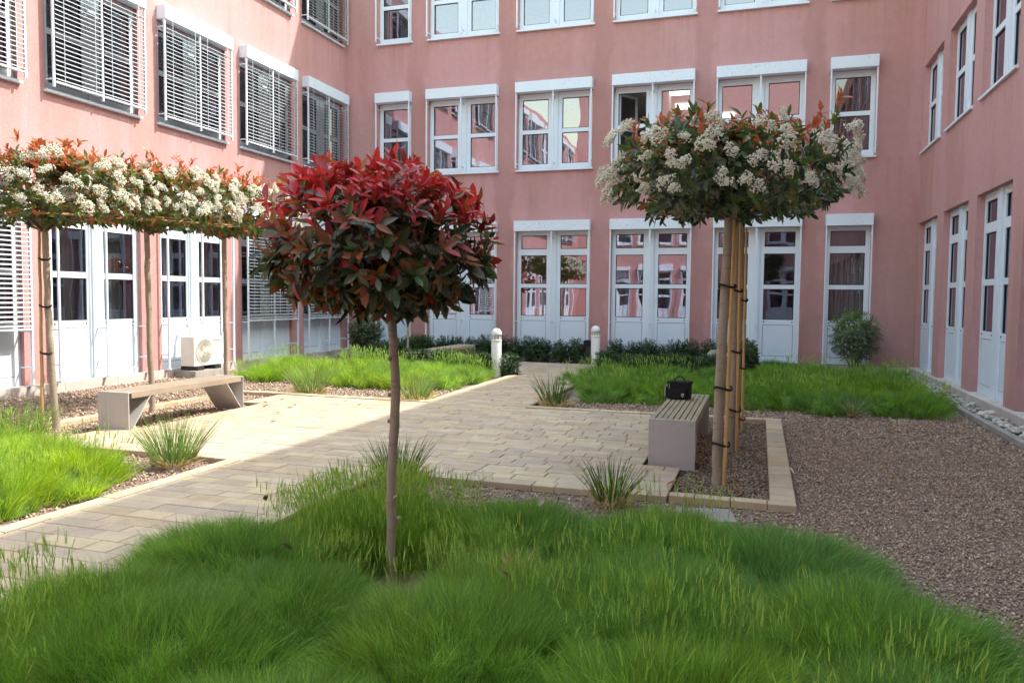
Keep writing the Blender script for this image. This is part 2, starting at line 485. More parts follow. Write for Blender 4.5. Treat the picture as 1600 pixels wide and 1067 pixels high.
mb.box((LX - .35, BY + .36, 10.93), (RX + .4, BY + 6.2, 10.95)); mb.box((LX - .35, BY + .36, 14.1), (-1.9, BY + 6.2, 14.2))
mb.put('roof', M['kerb'], bld)
mb = MB()
for x, yy, z in [(-2.9, 21.2, 7.13), (-2.9, 22.8, 7.13), (-2.0, 24.2, 7.13), (-7.1, 21.6, 10.65)]:
    m2 = MB(); m2.box((0, 0, 0), (1.15, .28, .03)); m2.put('ceiling_light', M['lamp'], bld, (x, yy, z - .06))

def window_meshes(wing, w, row, rec=.08, box=True):
    """frame mesh, pane rectangles, extra boxes, all for an opening that starts at u = 0"""
    fr = WB(wing); D0, D1 = -rec - .07, -rec
    if row == 1: z0, z1, panes = .12, (3.32 if box else 3.34), [(1.14, 1.87), (1.97, 2.71), (2.87, 3.22)]
    else: z0, z1, panes = 4.92, (6.84 if box else 6.77), [(5.05, 5.83), (5.93, 6.70 if box else 6.66)]
    dbl = w > 1.4; mul = .16 if box else .24
    halves = [(.0, w / 2 - mul / 2), (w / 2 + mul / 2, w)] if dbl else [(0, w)]
    if dbl: fr.b(w / 2 - mul / 2, w / 2 + mul / 2, D0, D1 + .03, z0, z1)
    prects = []
    for (a, b) in halves:
        e = .105
        fr.b(a, a + e, D0, D1, z0, z1); fr.b(b - e, b, D0, D1, z0, z1)
        zz = panes[0][0] if row == 2 else 1.14
        if row == 2: fr.b(a + e, b - e, D0, D1, z0, panes[0][0])
        else:
            fr.b(a + e, b - e, D0, D1, z0, .27); fr.b(a + e, b - e, D0, D1, 1.02, 1.14)
            fr.b(a + e, b - e, D0, D1 - .03, .27, 1.02, 1)
            for uu in (a + .13, b - .13): fr.b(uu - .014, uu + .014, D1, D1 + .008, 1.075, 1.1, 1)
        for k in range(len(panes) - 1): fr.b(a + e, b - e, D0, D1, panes[k][1], panes[k + 1][0])
        fr.b(a + e, b - e, D0, D1, panes[-1][1], z1)
        # glazing beads: a narrow raised rim round each pane
        for (p, q) in panes:
            r = .016
            fr.b(a + e, b - e, D0 + .02, D1 - .02, p, p + r, 1); fr.b(a + e, b - e, D0 + .02, D1 - .02, q - r, q, 1)
            fr.b(a + e, a + e + r, D0 + .02, D1 - .02, p + r, q - r, 1); fr.b(b - e - r, b - e, D0 + .02, D1 - .02, p + r, q - r, 1)
            prects.append((a + e, b - e, p, q))
    fm = fr.mesh('window', [M['white'], M['gasket']])
    out = dict(frame=fm, panes=[], panels=[], w=w, row=row, rec=rec, D1=D1)
    for (a, b, p, q) in prects:
        pm = WB(wing); d = D1 - .035
        pm.poly([wp(wing, a + .01, d, p + .01), wp(wing, b - .01, d, p + .01), wp(wing, b - .01, d, q - .01), wp(wing, a + .01, d, q - .01)], [(0, 1, 2, 3)])
        out['panes'].append((pm, (a, b, p, q)))
    if row == 1:
        for (a, b) in halves:
            pm = WB(wing); pm.b(a + .115, b - .115, D1 - .028, D1 - .004, .28, 1.01); out['panels'].append(pm.mesh('panel', M['panel']))
    s = WB(wing)
    if row == 2: s.b(-.04 if box else -.02, w + (.04 if box else .02), D1 + .002, .075 if box else .05, 4.86, 4.9); out['sill'] = s.mesh('sill', M['white'])
    if box:
        zb = 3.32 if row == 1 else 6.84
        x = WB(wing); x.b(-.02, w + .02, .002, .21, zb, zb + .262); out['box'] = x.mesh('shutter_box', M['box'], .006)
        x = WB(wing); zr = .16 if row == 1 else 4.93
        x.b(-.015, .015, .15, .185, zr, zb)
        for zz in ((.42, 1.0, 3.15) if row == 1 else (5.06, 6.7)): x.b(-.011, .011, -rec, .15, zz - .012, zz + .012)
        if row == 1: x.b(-.02, .02, .09, .21, .132, .16)
        out['rail'] = x.mesh('guide_rail', M['white'])
    return out

TW = {}
for wing, ws in (('B', (.98, WW, .96)), ('L', (WW,))):
    for ww in ws:
        for r_ in (1, 2): TW[wing, ww, r_] = window_meshes(wing, ww, r_)
for r_ in (1, 2): TW['R', 1.88, r_] = window_meshes('R', 1.88, r_, .12, False)
for r_ in (1, 2): TW['S', WW, r_] = window_meshes('S', WW, r_)
PANE = {}
def pane_mesh(tw, i, mat):
    k = (id(tw), i, mat)
    if k not in PANE: PANE[k] = tw['panes'][i][0].mesh('pane', M[mat])
    return PANE[k]

# slats of the lowered blinds (left wing only)
def slat_mesh(n=1, pitch=.073, L=WW / 2 - .045, tilt=23):
    V = []; T = []
    ca, sa = math.cos(R(tilt)), math.sin(R(tilt))
    prof = [(-.040, -.004), (-.02, .004), (0, .006), (.02, .004), (.040, -.004)]
    for k in range(n):
        for y0 in (0, L):
            for (d, z) in prof + [(d, z - .004) for d, z in prof[::-1]]:
                V.append((d * ca + z * sa, y0, -d * sa + z * ca + k * pitch))
        b = k * 20
        for i in range(10):
            j = (i + 1) % 10
            T += [(b + i, b + j, b + 10 + j), (b + i, b + 10 + j, b + 10 + i)]
    return amesh('slat', np.array(V), np.array(T), [M['slat']])
SL1 = slat_mesh()
barm = MB(); barm.box((-.035, 0, -.012), (.035, WW / 2 - .045, .014)); BAR = barm.mesh('blind_bar', M['white'])
def blind(win, zb, zt, mode):
    """mode: per half 'each' (every slat an object) or 'mass' (one joined part)"""
    n = int((zt - .06 - zb - .05) / .073)
    for h in (0, 1):
        u = .022 + h * WW / 2
        put('blind_bar', BAR, win, (.167, u, zb + .012))
        if mode[h] == 'each':
            for k in range(n): put('slat', SL1, win, (.167, u, zb + .075 + k * .073), (0, R(random.gauss(0, 1.2)), 0))
        else: put('slats', slat_mesh(n), win, (.167, u, zb + .075), kind='stuff')
        c = MB()
        for q in (.16, .80):
            c.box((.205, u + q * WW / 2, zb), (.209, u + q * WW / 2 + .006, zt))
        c.put('lift_cord', M['white'], win)

def window(wing, u, ww, row, dz=0, mat='glass', skip=(), rails=True, full=True, label=None):
    tw = TW[wing, ww, row]
    win = put('window', tw['frame'], bld, tuple(Vector(worg(wing, u)) + Vector((0, 0, dz))))
    if label: win['label'] = label
    for i in range(len(tw['panes'])):
        if i in skip: continue
        put('pane', pane_mesh(tw, i, mat), win)
    for p in tw['panels']: put('panel', p, win)
    if 'sill' in tw: put('sill', tw['sill'], win)
    if 'box' in tw:
        put('shutter_box', tw['box'], win)
        if rails:
            for q in ((0, ww / 2, ww) if ww > 1.4 else (0, ww)): put('guide_rail', tw['rail'], win, wp(wing, q, 0, 0))
    return win

def curtain(win, wing, u0, u1, z0, z1, d, amp=.03):
    V = []; n = 40
    for i in range(n + 1):
        u = u0 + (u1 - u0) * i / n; dd = d + amp * math.sin(i * 1.9) + random.uniform(-.006, .006)
        V += [wp(wing, u, dd, z0), wp(wing, u, dd, z1)]
    c = MB(); c.poly(V, [(2 * i, 2 * i + 2, 2 * i + 3, 2 * i + 1) for i in range(n)], 0, True)
    c.put('curtain', M['curtain'], win)

for (u, ww) in BW:
    right = u > -1.5
    w1 = window('B', u, ww, 1, 0, 'glass_dark' if right else 'glass')
    if u > 1: curtain(w1, 'B', .1, ww - .1, .3, 3.2, -.32)
    if abs(u + 3.58) < .01:
        w2 = window('B', u, ww, 2, 0, 'glass', skip=(0, 1), label='window with one casement standing open into the lit room')
        # frame pieces of the open half stay, the sash itself swings inwards
        c = MB(); ct, st_ = math.cos(R(58)), math.sin(R(58))
        def cb(a0, a1, z0, z1, t0=-.02, t1=.02, mi=0):
            pts = []
            for z in (z0, z1):
                for a, q in ((a0, t0), (a1, t0), (a1, t1), (a0, t1)):
                    pts.append((.1 + a * ct - q * st_, .13 + a * st_ + q * ct, z))
            c.poly(pts, [(0, 3, 2, 1), (4, 5, 6, 7), (0, 1, 5, 4), (1, 2, 6, 5), (2, 3, 7, 6), (3, 0, 4, 7)], mi)
        cb(0, .07, 5.0, 6.74); cb(.64, .71, 5.0, 6.74); cb(.07, .64, 5.0, 5.07); cb(.07, .64, 6.67, 6.74); cb(.07, .64, 5.84, 5.9)
        cb(.07, .64, 5.07, 5.84, -.002, .002, 1); cb(.07, .64, 5.9, 6.67, -.002, .002, 1)
        c.put('casement', [M['white'], M['glass_dark']], w2)
    else: window('B', u, ww, 2, 0, 'glass_dark' if u > 1 else 'glass')
    window('B', u, ww, 2, FH, 'glass_dark' if u < -9 else 'glass')
for k, (u, ww) in enumerate(LW):
    vis = k < 5
    w1 = window('L', u, ww, 1, 0, 'glass_dark')
    w2 = window('L', u, ww, 2, 0, 'glass_dark')
    w3 = window('L', u, ww, 2, FH, 'glass_dark')
    if k == 0: blind(w1, 1.02, 3.32, ('mass', 'mass')); blind(w2, 5.0, 6.84, ('each', 'mass'))
    elif k == 1: blind(w1, 1.02, 3.32, ('each', 'each')); blind(w2, 5.0, 6.84, ('each', 'each'))
    elif k in (2, 3): blind(w2, 5.0, 6.84, ('each', 'each'))
    elif k == 4: blind(w1, 1.02, 3.32, ('mass', 'each')); blind(w2, 5.0, 6.84, ('mass', 'each'))
    else: blind(w2, 5.0, 6.84, ('mass', 'mass'))
    if k < 8: blind(w3, 5.0, 6.84, ('mass', 'mass'))
    if k in (2, 3): curtain(w1, 'L', 1.25 if k == 3 else 1.4, 1.85, .3, 3.2, -.4); curtain(w1, 'L', .55, .85, .3, 3.2, -.45)
for k, (u, ww) in enumerate(RW[:6]):
    w1 = window('R', u, ww, 1, 0, 'glass_dark'); w2 = window('R', u, ww, 2, 0, 'glass_dark')
    window('R', u, ww, 2, FH, 'glass_dark')
    curtain(w1, 'R', .2, 1.75, .3, 3.3, -.52, .02); curtain(w2, 'R', .2, 1.75, 5.0, 6.7, -.52, .02)
for (u, ww) in SW:
    for r_, dz in ((1, 0), (2, 0), (2, FH)): window('S', u, ww, r_, dz)

# plinth
def plinth(wing, u0, u1, d, top=.125):
    u = u0
    while u < u1 - .05:
        L = min(random.uniform(.95, 1.3), u1 - u)
        if u1 - u - L < .4: L = u1 - u
        m2 = WB(wing); m2.b(u + .003, u + L - .003, -.2, d, -.04, top)
        m2.put('plinth_stone', M['plinth'], bld, ox(wing)); u += L
plinth('L', SY, BY, .10); plinth('B', LX + .1, RX - .11, .03, .10); plinth('R', 1.0, BY, .10)

# right-hand drainage strip with loose stones
mb = MB()
yy = 2.0
kb = tag(bpy.data.objects.new('kerb', None), kind='structure'); link(kb)
while yy < 18.4:
    m2 = MB(); m2.box((2.86, yy + .003, -.04), (2.95, yy + .997, .03)); m2.put('kerb_stone', M['kerb'], kb, bevel=.006); yy += 1
strip = tag(put('pebble_strip', (lambda m_: (m_.box((2.952, 2, -.044), (3.248, 19.3, -.02)), m_.mesh('pebble_strip', M['soil']))[1])(MB())), kind='structure')
def rock(seed):
    import bmesh
    r_ = np.random.default_rng(seed); b = bmesh.new(); bmesh.ops.create_icosphere(b, subdivisions=2, radius=1)
    k = r_.normal(size=(5, 3))
    for v in b.verts:
        p = np.array(v.co); s_ = 1 + .12 * sum(math.sin(p @ q * 1.6 + i) for i, q in enumerate(k)) / 2
        v.co = v.co * s_
    m_ = bpy.data.meshes.new('stone'); b.to_mesh(m_); b.free()
    m_.polygons.foreach_set('use_smooth', [True] * len(m_.polygons))
    return m_
ROCK = []
for i in range(8):
    m_ = rock(i); m_.materials.append(M['pebble%d' % (i % 4)]); ROCK.append(m_)
for k in range(298):
    yy = 9.2 + (random.random() ** 1.2) * 7.5
    s_ = random.choice([.022, .028, .034, .04, .05])
    o = put('stone', random.choice(ROCK), strip, (random.uniform(2.985, 3.215), yy, -.01 + s_ * .35 + random.uniform(0, .02)), (random.uniform(-.4, .4), random.uniform(-.4, .4), random.uniform(0, 6.3)))
    o.scale = (s_ * random.uniform(.8, 1.5), s_ * random.uniform(.7, 1.1), s_ * random.uniform(.45, .7))

# ------------------------------------------------------------------ gravel chips
def in_poly(x, y, P):
    c = np.zeros(len(x), bool); n = len(P); j = n - 1
    for i in range(n):
        xi, yi = P[i]; xj, yj = P[j]
        with np.errstate(divide='ignore', invalid='ignore'):
            c ^= ((yi > y) != (yj > y)) & (x < (xj - xi) * (y - yi) / (yj - yi + 1e-12) + xi)
        j = i
    return c
def chips(name, pieces, parent=None):
    V, T, C = [], [], []; base = 0
    for (x0, x1, y0, y1, n, size, pal) in pieces:
        r_ = rng.random((n, 2)); P = np.empty((n, 3))
        P[:, 0] = x0 + (x1 - x0) * r_[:, 0]; P[:, 1] = y0 + (y1 - y0) * r_[:, 1]
        s = size * rng.uniform(.5, 1.35, n); P[:, 2] = -.044 + s * rng.uniform(.15, .75, n)
        oct_ = np.array([(1, 0, 0), (-1, 0, 0), (0, 1, 0), (0, -1, 0), (0, 0, 1), (0, 0, -1)], float)
        q = rng.normal(size=(n, 4)); q /= np.linalg.norm(q, axis=1)[:, None]
        a, b, c, d = q.T
        Rm = np.stack([1 - 2 * (c * c + d * d), 2 * (b * c - a * d), 2 * (b * d + a * c), 2 * (b * c + a * d), 1 - 2 * (b * b + d * d), 2 * (c * d - a * b), 2 * (b * d - a * c), 2 * (c * d + a * b), 1 - 2 * (b * b + c * c)], 1).reshape(n, 3, 3)
        loc = oct_[None] * rng.uniform(.55, 1.25, (n, 6, 1)) * np.stack([s, s * .7, s * .5], 1)[:, None, :]
        v = np.einsum('nij,nkj->nki', Rm, loc) + P[:, None, :]
        f = np.array([(0, 2, 4), (2, 1, 4), (1, 3, 4), (3, 0, 4), (2, 0, 5), (1, 2, 5), (3, 1, 5), (0, 3, 5)])
        V.append(v.reshape(-1, 3)); T.append((f[None] + (np.arange(n) * 6)[:, None, None]).reshape(-1, 3) + base); base += n * 6
        pl = np.array(pal); cc = pl[rng.integers(0, len(pl), n)] * rng.uniform(.84, 1.2, (n, 1)); C.append(np.repeat(cc, 6, 0))
    o = put(name, amesh(name, np.concatenate(V), np.concatenate(T), M['chip'], None, np.concatenate(C)), parent)
    return tag(o, kind='stuff')
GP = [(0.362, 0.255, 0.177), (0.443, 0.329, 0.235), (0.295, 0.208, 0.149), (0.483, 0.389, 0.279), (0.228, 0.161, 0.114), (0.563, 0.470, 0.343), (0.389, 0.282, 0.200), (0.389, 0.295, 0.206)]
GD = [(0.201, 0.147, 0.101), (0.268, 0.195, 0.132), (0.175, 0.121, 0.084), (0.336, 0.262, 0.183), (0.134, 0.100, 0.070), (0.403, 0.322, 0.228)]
chips('gravel', [
    (.34, 2.85, 2.6, 6.5, 34000, .0122, GP), (.34, 2.85, 6.5, 9.5, 15000, .0145, GP), (.34, 2.85, 9.5, 12.6, 6500, .019, GP),
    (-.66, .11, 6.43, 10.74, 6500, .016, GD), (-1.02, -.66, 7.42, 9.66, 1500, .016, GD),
    (-3.2, .34, 5.0, 6.26, 5500, .016, GP), (-3.1, .3, 10.95, 12.2, 3500, .02, GP),
    (-8.12, -7.35, 6.43, 10.74, 2200, .022, GP), (-7.35, -6.98, 7.42, 9.66, 900, .02, GP),
    (-10.95, -8.34, 4, 15.5, 9000, .026, GP), (-8.3, -4.88, 10.94, 12.6, 3500, .022, GP),
    (-8.3, -4.88, 3.2, 6.25, 5000, .02, GP), (2.0, 2.85, 12.6, 15, 800, .022, GP)])

PB = [(.46, .41, .34), (.56, .52, .45), (.36, .32, .27), (.64, .60, .53), (.44, .38, .30)]
chips('small_stones', [(2.96, 3.24, 3, 9.2, 700, .034, PB), (2.96, 3.24, 9.2, 14, 900, .032, PB), (2.96, 3.24, 14, 18.6, 700, .034, PB)], strip)

# ------------------------------------------------------------------ grasses
def blades_geo(P0, D, L, W, bend, seg=3, side=None):
    """triangle strips: roots P0, directions D, lengths L, widths W, bend vectors"""
    n = len(P0)
    if side is None:
        a = rng.uniform(0, 2 * np.pi, n); side = np.stack([np.cos(a), np.sin(a), np.zeros(n)], 1)
    side = side - D * (side * D).sum(1)[:, None]; side /= np.linalg.norm(side, axis=1)[:, None] + 1e-9
    nv = 2 * seg + 1; V = np.empty((n, nv, 3))
    for k in range(seg):
        t_ = k / seg; c = P0 + D * (L * t_)[:, None] + bend * (t_ * t_); wd = (W * (1 - .55 * t_) * .5)[:, None]
        V[:, 2 * k] = c - side * wd; V[:, 2 * k + 1] = c + side * wd
    V[:, 2 * seg] = P0 + D * L[:, None] + bend
    f = []
    for k in range(seg - 1): f += [(2 * k, 2 * k + 1, 2 * k + 3), (2 * k, 2 * k + 3, 2 * k + 2)]
    f.append((2 * seg - 2, 2 * seg - 1, 2 * seg)); f = np.array(f)
    T = (f[None] + (np.arange(n) * nv)[:, None, None]).reshape(-1, 3)
    return V.reshape(-1, 3), T, nv

def vnoise(x, y, s, seed):
    r_ = np.random.default_rng(seed); out = 0
    for k in range(4):
        a, b, c = r_.normal(size=3); out = out + np.sin((x * a + y * b) * s + c * 6)
    return out / 4

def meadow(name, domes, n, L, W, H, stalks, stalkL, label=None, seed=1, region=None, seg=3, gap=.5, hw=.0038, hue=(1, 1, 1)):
    D_ = np.array(domes); area = D_[:, 2] ** 2; per = 44; pick = rng.choice(len(D_), int(n / per * 2.0), p=area / area.sum())
    c = D_[pick]; m = len(pick)
    r_ = np.sqrt(rng.random(m)) ** .85; a = rng.uniform(0, 2 * np.pi, m)
    wob = 1 + .10 * np.sin(3 * a + c[:, 0] * 5) + .06 * np.sin(5 * a + c[:, 1] * 7)
    x = c[:, 0] + r_ * c[:, 2] * wob * np.cos(a); y = c[:, 1] + r_ * c[:, 2] * wob * np.sin(a)
    hd = lambda rr, k: H * np.power(np.clip(1 - rr ** 2.4, 0, 1), .6) * D_[k, 3]
    z = hd(r_, pick)
    # drop clumps of one dome that lie deep inside a taller neighbour
    best = np.zeros(m)
    for k, (dx, dy, dr, dh) in enumerate(D_):
        rr = np.hypot(x - dx, y - dy) / dr; best = np.maximum(best, np.where(rr < 1, hd(np.minimum(rr, 1), np.full(m, k)), 0))
    ok = z > best - .05
    if region is not None: ok &= in_poly(x, y, region)
    idx = np.nonzero(ok)[0][:n // per]; nc = len(idx); x, y, z, c, pick = x[idx], y[idx], z[idx], c[idx], pick[idx]
    sig = L * .16
    tone_c = rng.uniform(.68, 1.3, (nc, 1)); lift = rng.normal(0, .015, nc); lean_c = rng.normal(0, .12, (nc, 3)); len_c = rng.uniform(.8, 1.2, nc)
    dome_b = rng.uniform(0, 1, len(D_))[pick]
    q = np.repeat(np.arange(nc), per); m = len(q)
    off = rng.normal(0, 1, (m, 2)); x = x[q] + off[:, 0] * sig; y = y[q] + off[:, 1] * sig
    z = z[q] + lift[q]; c = c[q]
    surf = np.stack([x, y, z], 1)
    out = surf - np.stack([c[:, 0], c[:, 1], np.full(m, -gap * 1.0)], 1)
    out /= np.linalg.norm(out, axis=1)[:, None]
    splay = np.stack([off[:, 0], off[:, 1], np.zeros(m)], 1) * .13
    clump = np.stack([vnoise(x, y, 9, seed), vnoise(x, y, 9, seed + 1), np.zeros(m)], 1) * .25
    d = out + splay + clump + lean_c[q] + rng.normal(0, .13, (m, 3)) + np.array([0, 0, .36]); d /= np.linalg.norm(d, axis=1)[:, None]
    ln = L * rng.uniform(.6, 1.25, m) * len_c[q]
    P0 = surf - d * (ln * .72)[:, None]; P0[:, 2] = np.maximum(P0[:, 2], -.03)
    hor = d.copy(); hor[:, 2] = 0
    bend = hor * (ln * .38)[:, None] + np.array([0, 0, -1]) * (ln * rng.uniform(.02, .30, m))[:, None] + rng.normal(0, .02, (m, 3))
    V, T, nv = blades_geo(P0, d, ln, W * np.where(rng.random(m) < .25, rng.uniform(1.4, 2.0, m), rng.uniform(.7, 1.2, m)), bend, seg)
    patch = vnoise(x, y, 2.2, seed + 2) * .5 + .5; blue = np.clip(vnoise(x, y, 1.5, seed + 3) * .6 + dome_b[q] * .8, 0, 1)
    g0, g1, g2 = np.array([.185, .345, .055]), np.array([.300, .430, .035]), np.array([.180, .340, .130])
    col = g0 + (g1 - g0) * patch[:, None]; col = col * (1 - blue[:, None] * .7) + g2 * blue[:, None] * .7
    col = col * rng.uniform(.55, 1.4, (m, 1)) * tone_c[q] * 1.25 * np.array(hue)  # hue puts sun and shade into the blade colour, bed by bed
    dry = rng.random(m) < .03; col[dry] = np.array([.42, .35, .17])
    Vs, Ts, Cs = [V], [T], [np.repeat(col, nv, 0)]; base = len(V)
    # flowering stalks with narrow heads
    if stalks:
        k = rng.integers(0, m, stalks * 4); ds = .0 + vnoise(x[k], y[k], 2.6, seed + 7) + .55 * vnoise(x[k], y[k], 6, seed + 8)
        k = k[(ds > -.05) & (rng.random(len(k)) < .3 + ds)][:stalks]; nq = len(k)
        P = surf[k] - out[k] * .08; P[:, 2] = np.maximum(P[:, 2], 0)
        lean = np.stack([vnoise(x[k], y[k], 5, seed + 4), vnoise(x[k], y[k], 5, seed + 5), np.zeros(nq)], 1) * .22
        dd = out[k] * .45 + np.array([0, 0, 1.0]) + lean + rng.normal(0, .10, (nq, 3)); dd /= np.linalg.norm(dd, axis=1)[:, None]
        sl_ = stalkL * rng.uniform(.6, 1.25, nq) + .08
        bd = np.stack([dd[:, 0], dd[:, 1], np.zeros(nq)], 1) * (sl_ * .25)[:, None] + rng.normal(0, .012, (nq, 3))
        V2, T2, n2 = blades_geo(P, dd, sl_, np.full(nq, hw * .45), bd, 3)
        cs = np.array([.22, .38, .06]) * rng.uniform(.7, 1.4, (nq, 1)); Vs.append(V2); Ts.append(T2 + base); Cs.append(np.repeat(cs, n2, 0)); base += len(V2)
        top = P + dd * sl_[:, None] + bd; hd_ = dd * 1.0 + bd / (sl_[:, None] + 1e-6); hd_ /= np.linalg.norm(hd_, axis=1)[:, None]
        for rep in range(2):
            hl = rng.uniform(.045, .085, nq) * (stalkL / .2) ** .3
            V3, T3, n3 = blades_geo(top - hd_ * (hl * .55)[:, None], hd_ + rng.normal(0, .05, (nq, 3)), hl, hw * rng.uniform(.9, 1.6, nq), rng.normal(0, .006, (nq, 3)), 3)
            ch = np.array([.36, .52, .11]) * rng.uniform(.65, 1.35, (nq, 1)); Vs.append(V3); Ts.append(T3 + base); Cs.append(np.repeat(ch, n3, 0)); base += len(V3)
    o = put(name, amesh(name, np.concatenate(Vs), np.concatenate(Ts), M['grass'], None, np.concatenate(Cs)))
    tag(o, label, None, None, 'stuff')
    # thatch below the blades
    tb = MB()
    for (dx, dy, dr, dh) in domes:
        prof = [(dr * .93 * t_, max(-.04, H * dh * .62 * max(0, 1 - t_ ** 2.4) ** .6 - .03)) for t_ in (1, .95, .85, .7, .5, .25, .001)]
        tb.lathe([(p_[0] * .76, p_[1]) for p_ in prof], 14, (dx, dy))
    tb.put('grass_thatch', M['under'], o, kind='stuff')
    return o

front = [(-2.8, 2.7, .56, .9), (-2.75, 3.5, .58, .95), (-2.3, 4.42, .66, .86), (-1.4, 4.56, .56, .84), (-.5, 4.55, .63, .90), (.12, 4.48, .60, .84),
         (-2.1, 3.0, .60, .85), (-1.15, 3.55, .50, .85), (-.45, 3.55, .66, 1.0), (.5, 3.5, .66, 1.0), (-1.15, 2.85, .68, 1.0), (-.2, 2.65, .66, .95), (.5, 2.7, .6, 1.0),
         (-2.3, 2.45, .68, .95), (-1.5, 2.0, .6, .9), (-.6, 1.8, .6, .9), (.3, 1.85, .6, .9), (-2.7, 1.85, .55, .9)]
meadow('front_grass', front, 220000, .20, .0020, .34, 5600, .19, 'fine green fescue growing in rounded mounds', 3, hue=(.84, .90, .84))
def scatter(poly, n, r0, r1, sd, sp=.85):
    q = random.Random(sd); out = []; xs = [p[0] for p in poly]; ys = [p[1] for p in poly]
    for _ in range(4000):
        x, y = q.uniform(min(xs), max(xs)), q.uniform(min(ys), max(ys)); r_ = q.uniform(r0, r1)
        if not in_poly(np.array([x]), np.array([y]), poly)[0]: continue
        if all(math.hypot(x - a, y - b) > sp * (r_ + c) * .75 for a, b, c, d in out): out.append((x, y, r_, q.uniform(.85, 1.15)))
        if len(out) >= n: break
    return out
RP = [(-2.45, 12.3), (-1.2, 12.5), (0, 12.6), (1.2, 12.3), (2.25, 12.7), (2.55, 16.5), (2.2, 17.9), (.2, 17.9), (.1, 16.0), (-3.0, 16.0), (-3.1, 14)]
far_r = scatter(RP, 34, .5, .8, 5) + [(1.0, 12.2, .6, 1.0), (2.0, 12.35, .62, 1.0), (-.2, 12.35, .55, 1), (-1.3, 12.35, .6, 1), (-2.3, 12.2, .5, 1)]
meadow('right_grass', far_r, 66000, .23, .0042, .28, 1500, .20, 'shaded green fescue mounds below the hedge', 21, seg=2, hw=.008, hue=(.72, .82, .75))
far_l = [(-9.1, 12.9, .55, .8), (-8.0, 12.9, .5, .7), (-6.9, 12.65, .62, .95), (-6.0, 12.75, .62, .95), (-5.45, 12.95, .5, .9), (-9.4, 14.2, .65, 1.1), (-8.5, 14.0, .6, 1.1), (-7.6, 14.0, .65, 1.15),
         (-6.7, 13.8, .65, 1.1), (-5.9, 13.9, .62, 1.05), (-5.35, 13.8, .45, .9), (-5.4, 14.5, .42, .8), (-6.4, 14.6, .5, 1.0), (-7.3, 14.7, .5, 1.1)]
meadow('left_grass', far_l, 42000, .28, .0045, .30, 1300, .22, 'sunlit lime green fescue mounds in front of the bollard', 31, seg=2, hw=.008, hue=(1.25, 1.12, .8))  # brighter yellow blade colour stands in for sunlight
near_l = [(-5.5, 4.95, .52, 1.0), (-5.45, 4.25, .5, .9), (-6.2, 5.25, .62, 1.05), (-6.3, 4.4, .65, 1.0), (-7.1, 5.45, .62, 1.0), (-7.2, 4.6, .65, 1.0), (-5.5, 3.6, .5, .9), (-6.2, 3.7, .6, 1), (-8.0, 5.2, .6, 1.0), (-7.9, 4.4, .6, 1), (-7.0, 3.8, .6, 1)]
meadow('near_left_grass', near_l, 60000, .26, .0032, .28, 900, .2, 'sunlit bright green fescue beside the path edging', 41, seg=2, hw=.006, hue=(1.2, 1.1, .8))  # sunlight painted into the blades here too, brighter and yellower

def tuft(x, y, h, r, n, label, w_=.008, upright=.75, tint=(.085, .16, .03), straw=70):
    n = int(n * 1.8); straw = int(straw * 1.7); t_ = thing('grass_tuft', (x, y, -.01), label, 'ornamental grass', 'clumps of ornamental grass with straw bases')
    a = rng.uniform(0, 2 * np.pi, n); rr = np.sqrt(rng.random(n)) * r
    P = np.stack([rr * np.cos(a), rr * np.sin(a), np.full(n, .03)], 1)
    d = np.stack([np.cos(a) * rr / r * (1 - upright) * 1.9, np.sin(a) * rr / r * (1 - upright) * 1.9, np.full(n, 1.0)], 1) + rng.normal(0, .10, (n, 3)); d /= np.linalg.norm(d, axis=1)[:, None]
    ln = h * rng.uniform(.6, 1.12, n)
    bend = np.stack([d[:, 0], d[:, 1], np.full(n, -.12)], 1) * (ln * .35)[:, None]
    V, T, nv = blades_geo(P, d, ln, w_ * rng.uniform(.6, 1.2, n), bend, 4)
    c = np.array(tint) * rng.uniform(.65, 1.5, (n, 1)); c[rng.random(n) < .07] = (.34, .28, .13)
    put('blades', amesh('blades', V, T, M['grass'], None, np.repeat(c, nv, 0)), t_, kind='stuff')
    n = straw; a = rng.uniform(0, 2 * np.pi, n); rr = np.sqrt(rng.random(n)) * r * 1.15
    P = np.stack([rr * np.cos(a), rr * np.sin(a), np.zeros(n)], 1)
    d = rng.normal(0, .35, (n, 3)) + np.array([0, 0, 1.0]) + P * 2.5; d /= np.linalg.norm(d, axis=1)[:, None]
    V, T, nv = blades_geo(P, d, rng.uniform(.08, .22, n), rng.uniform(.012, .024, n) * (w_ / .008) ** .5, np.stack([P[:, 0], P[:, 1], np.full(n, -.03)], 1) * .5, 3)
    c = np.array([.64, .48, .28]) * rng.uniform(.6, 1.4, (n, 1))
    put('straw_base', amesh('straw_base', V, T, M['grass'], None, np.repeat(c, nv, 0)), t_, kind='stuff')
    return t_
tuft(-5.25, 5.95, .48, .17, 190, 'tall green grass clump on gravel in front of the sunny bench', .007, .72, (.15, .27, .06))
tuft(-7.3, 6.05, .50, .19, 190, 'grass clump beside the flowering tree trunk at the sunny bench end', .007, .74, (.17, .29, .05))
tuft(-1.08, 5.97, .37, .12, 55, 'short stiff dark green clump beside the shaded paving edge', .010, .72, (.085, .165, .04), 60)
tuft(-2.95, 6.02, .40, .17, 95, 'upright dark green grass clump behind the red tree trunk', .009, .76, (.09, .18, .04))
tuft(-7.05, 11.15, .55, .22, 150, 'pale yellowish grass clump near the air conditioner on sunlit gravel', .009, .7, (.20, .31, .09))
tuft(-5.08, 11.05, .45, .22, 130, 'pale green clump with orange straw base by the path edging', .009, .68, (.20, .30, .09))
tuft(-2.92, 11.3, .46, .18, 95, 'dark green clump with straw base in the shaded gravel corner', .010, .76, (.085, .165, .045))

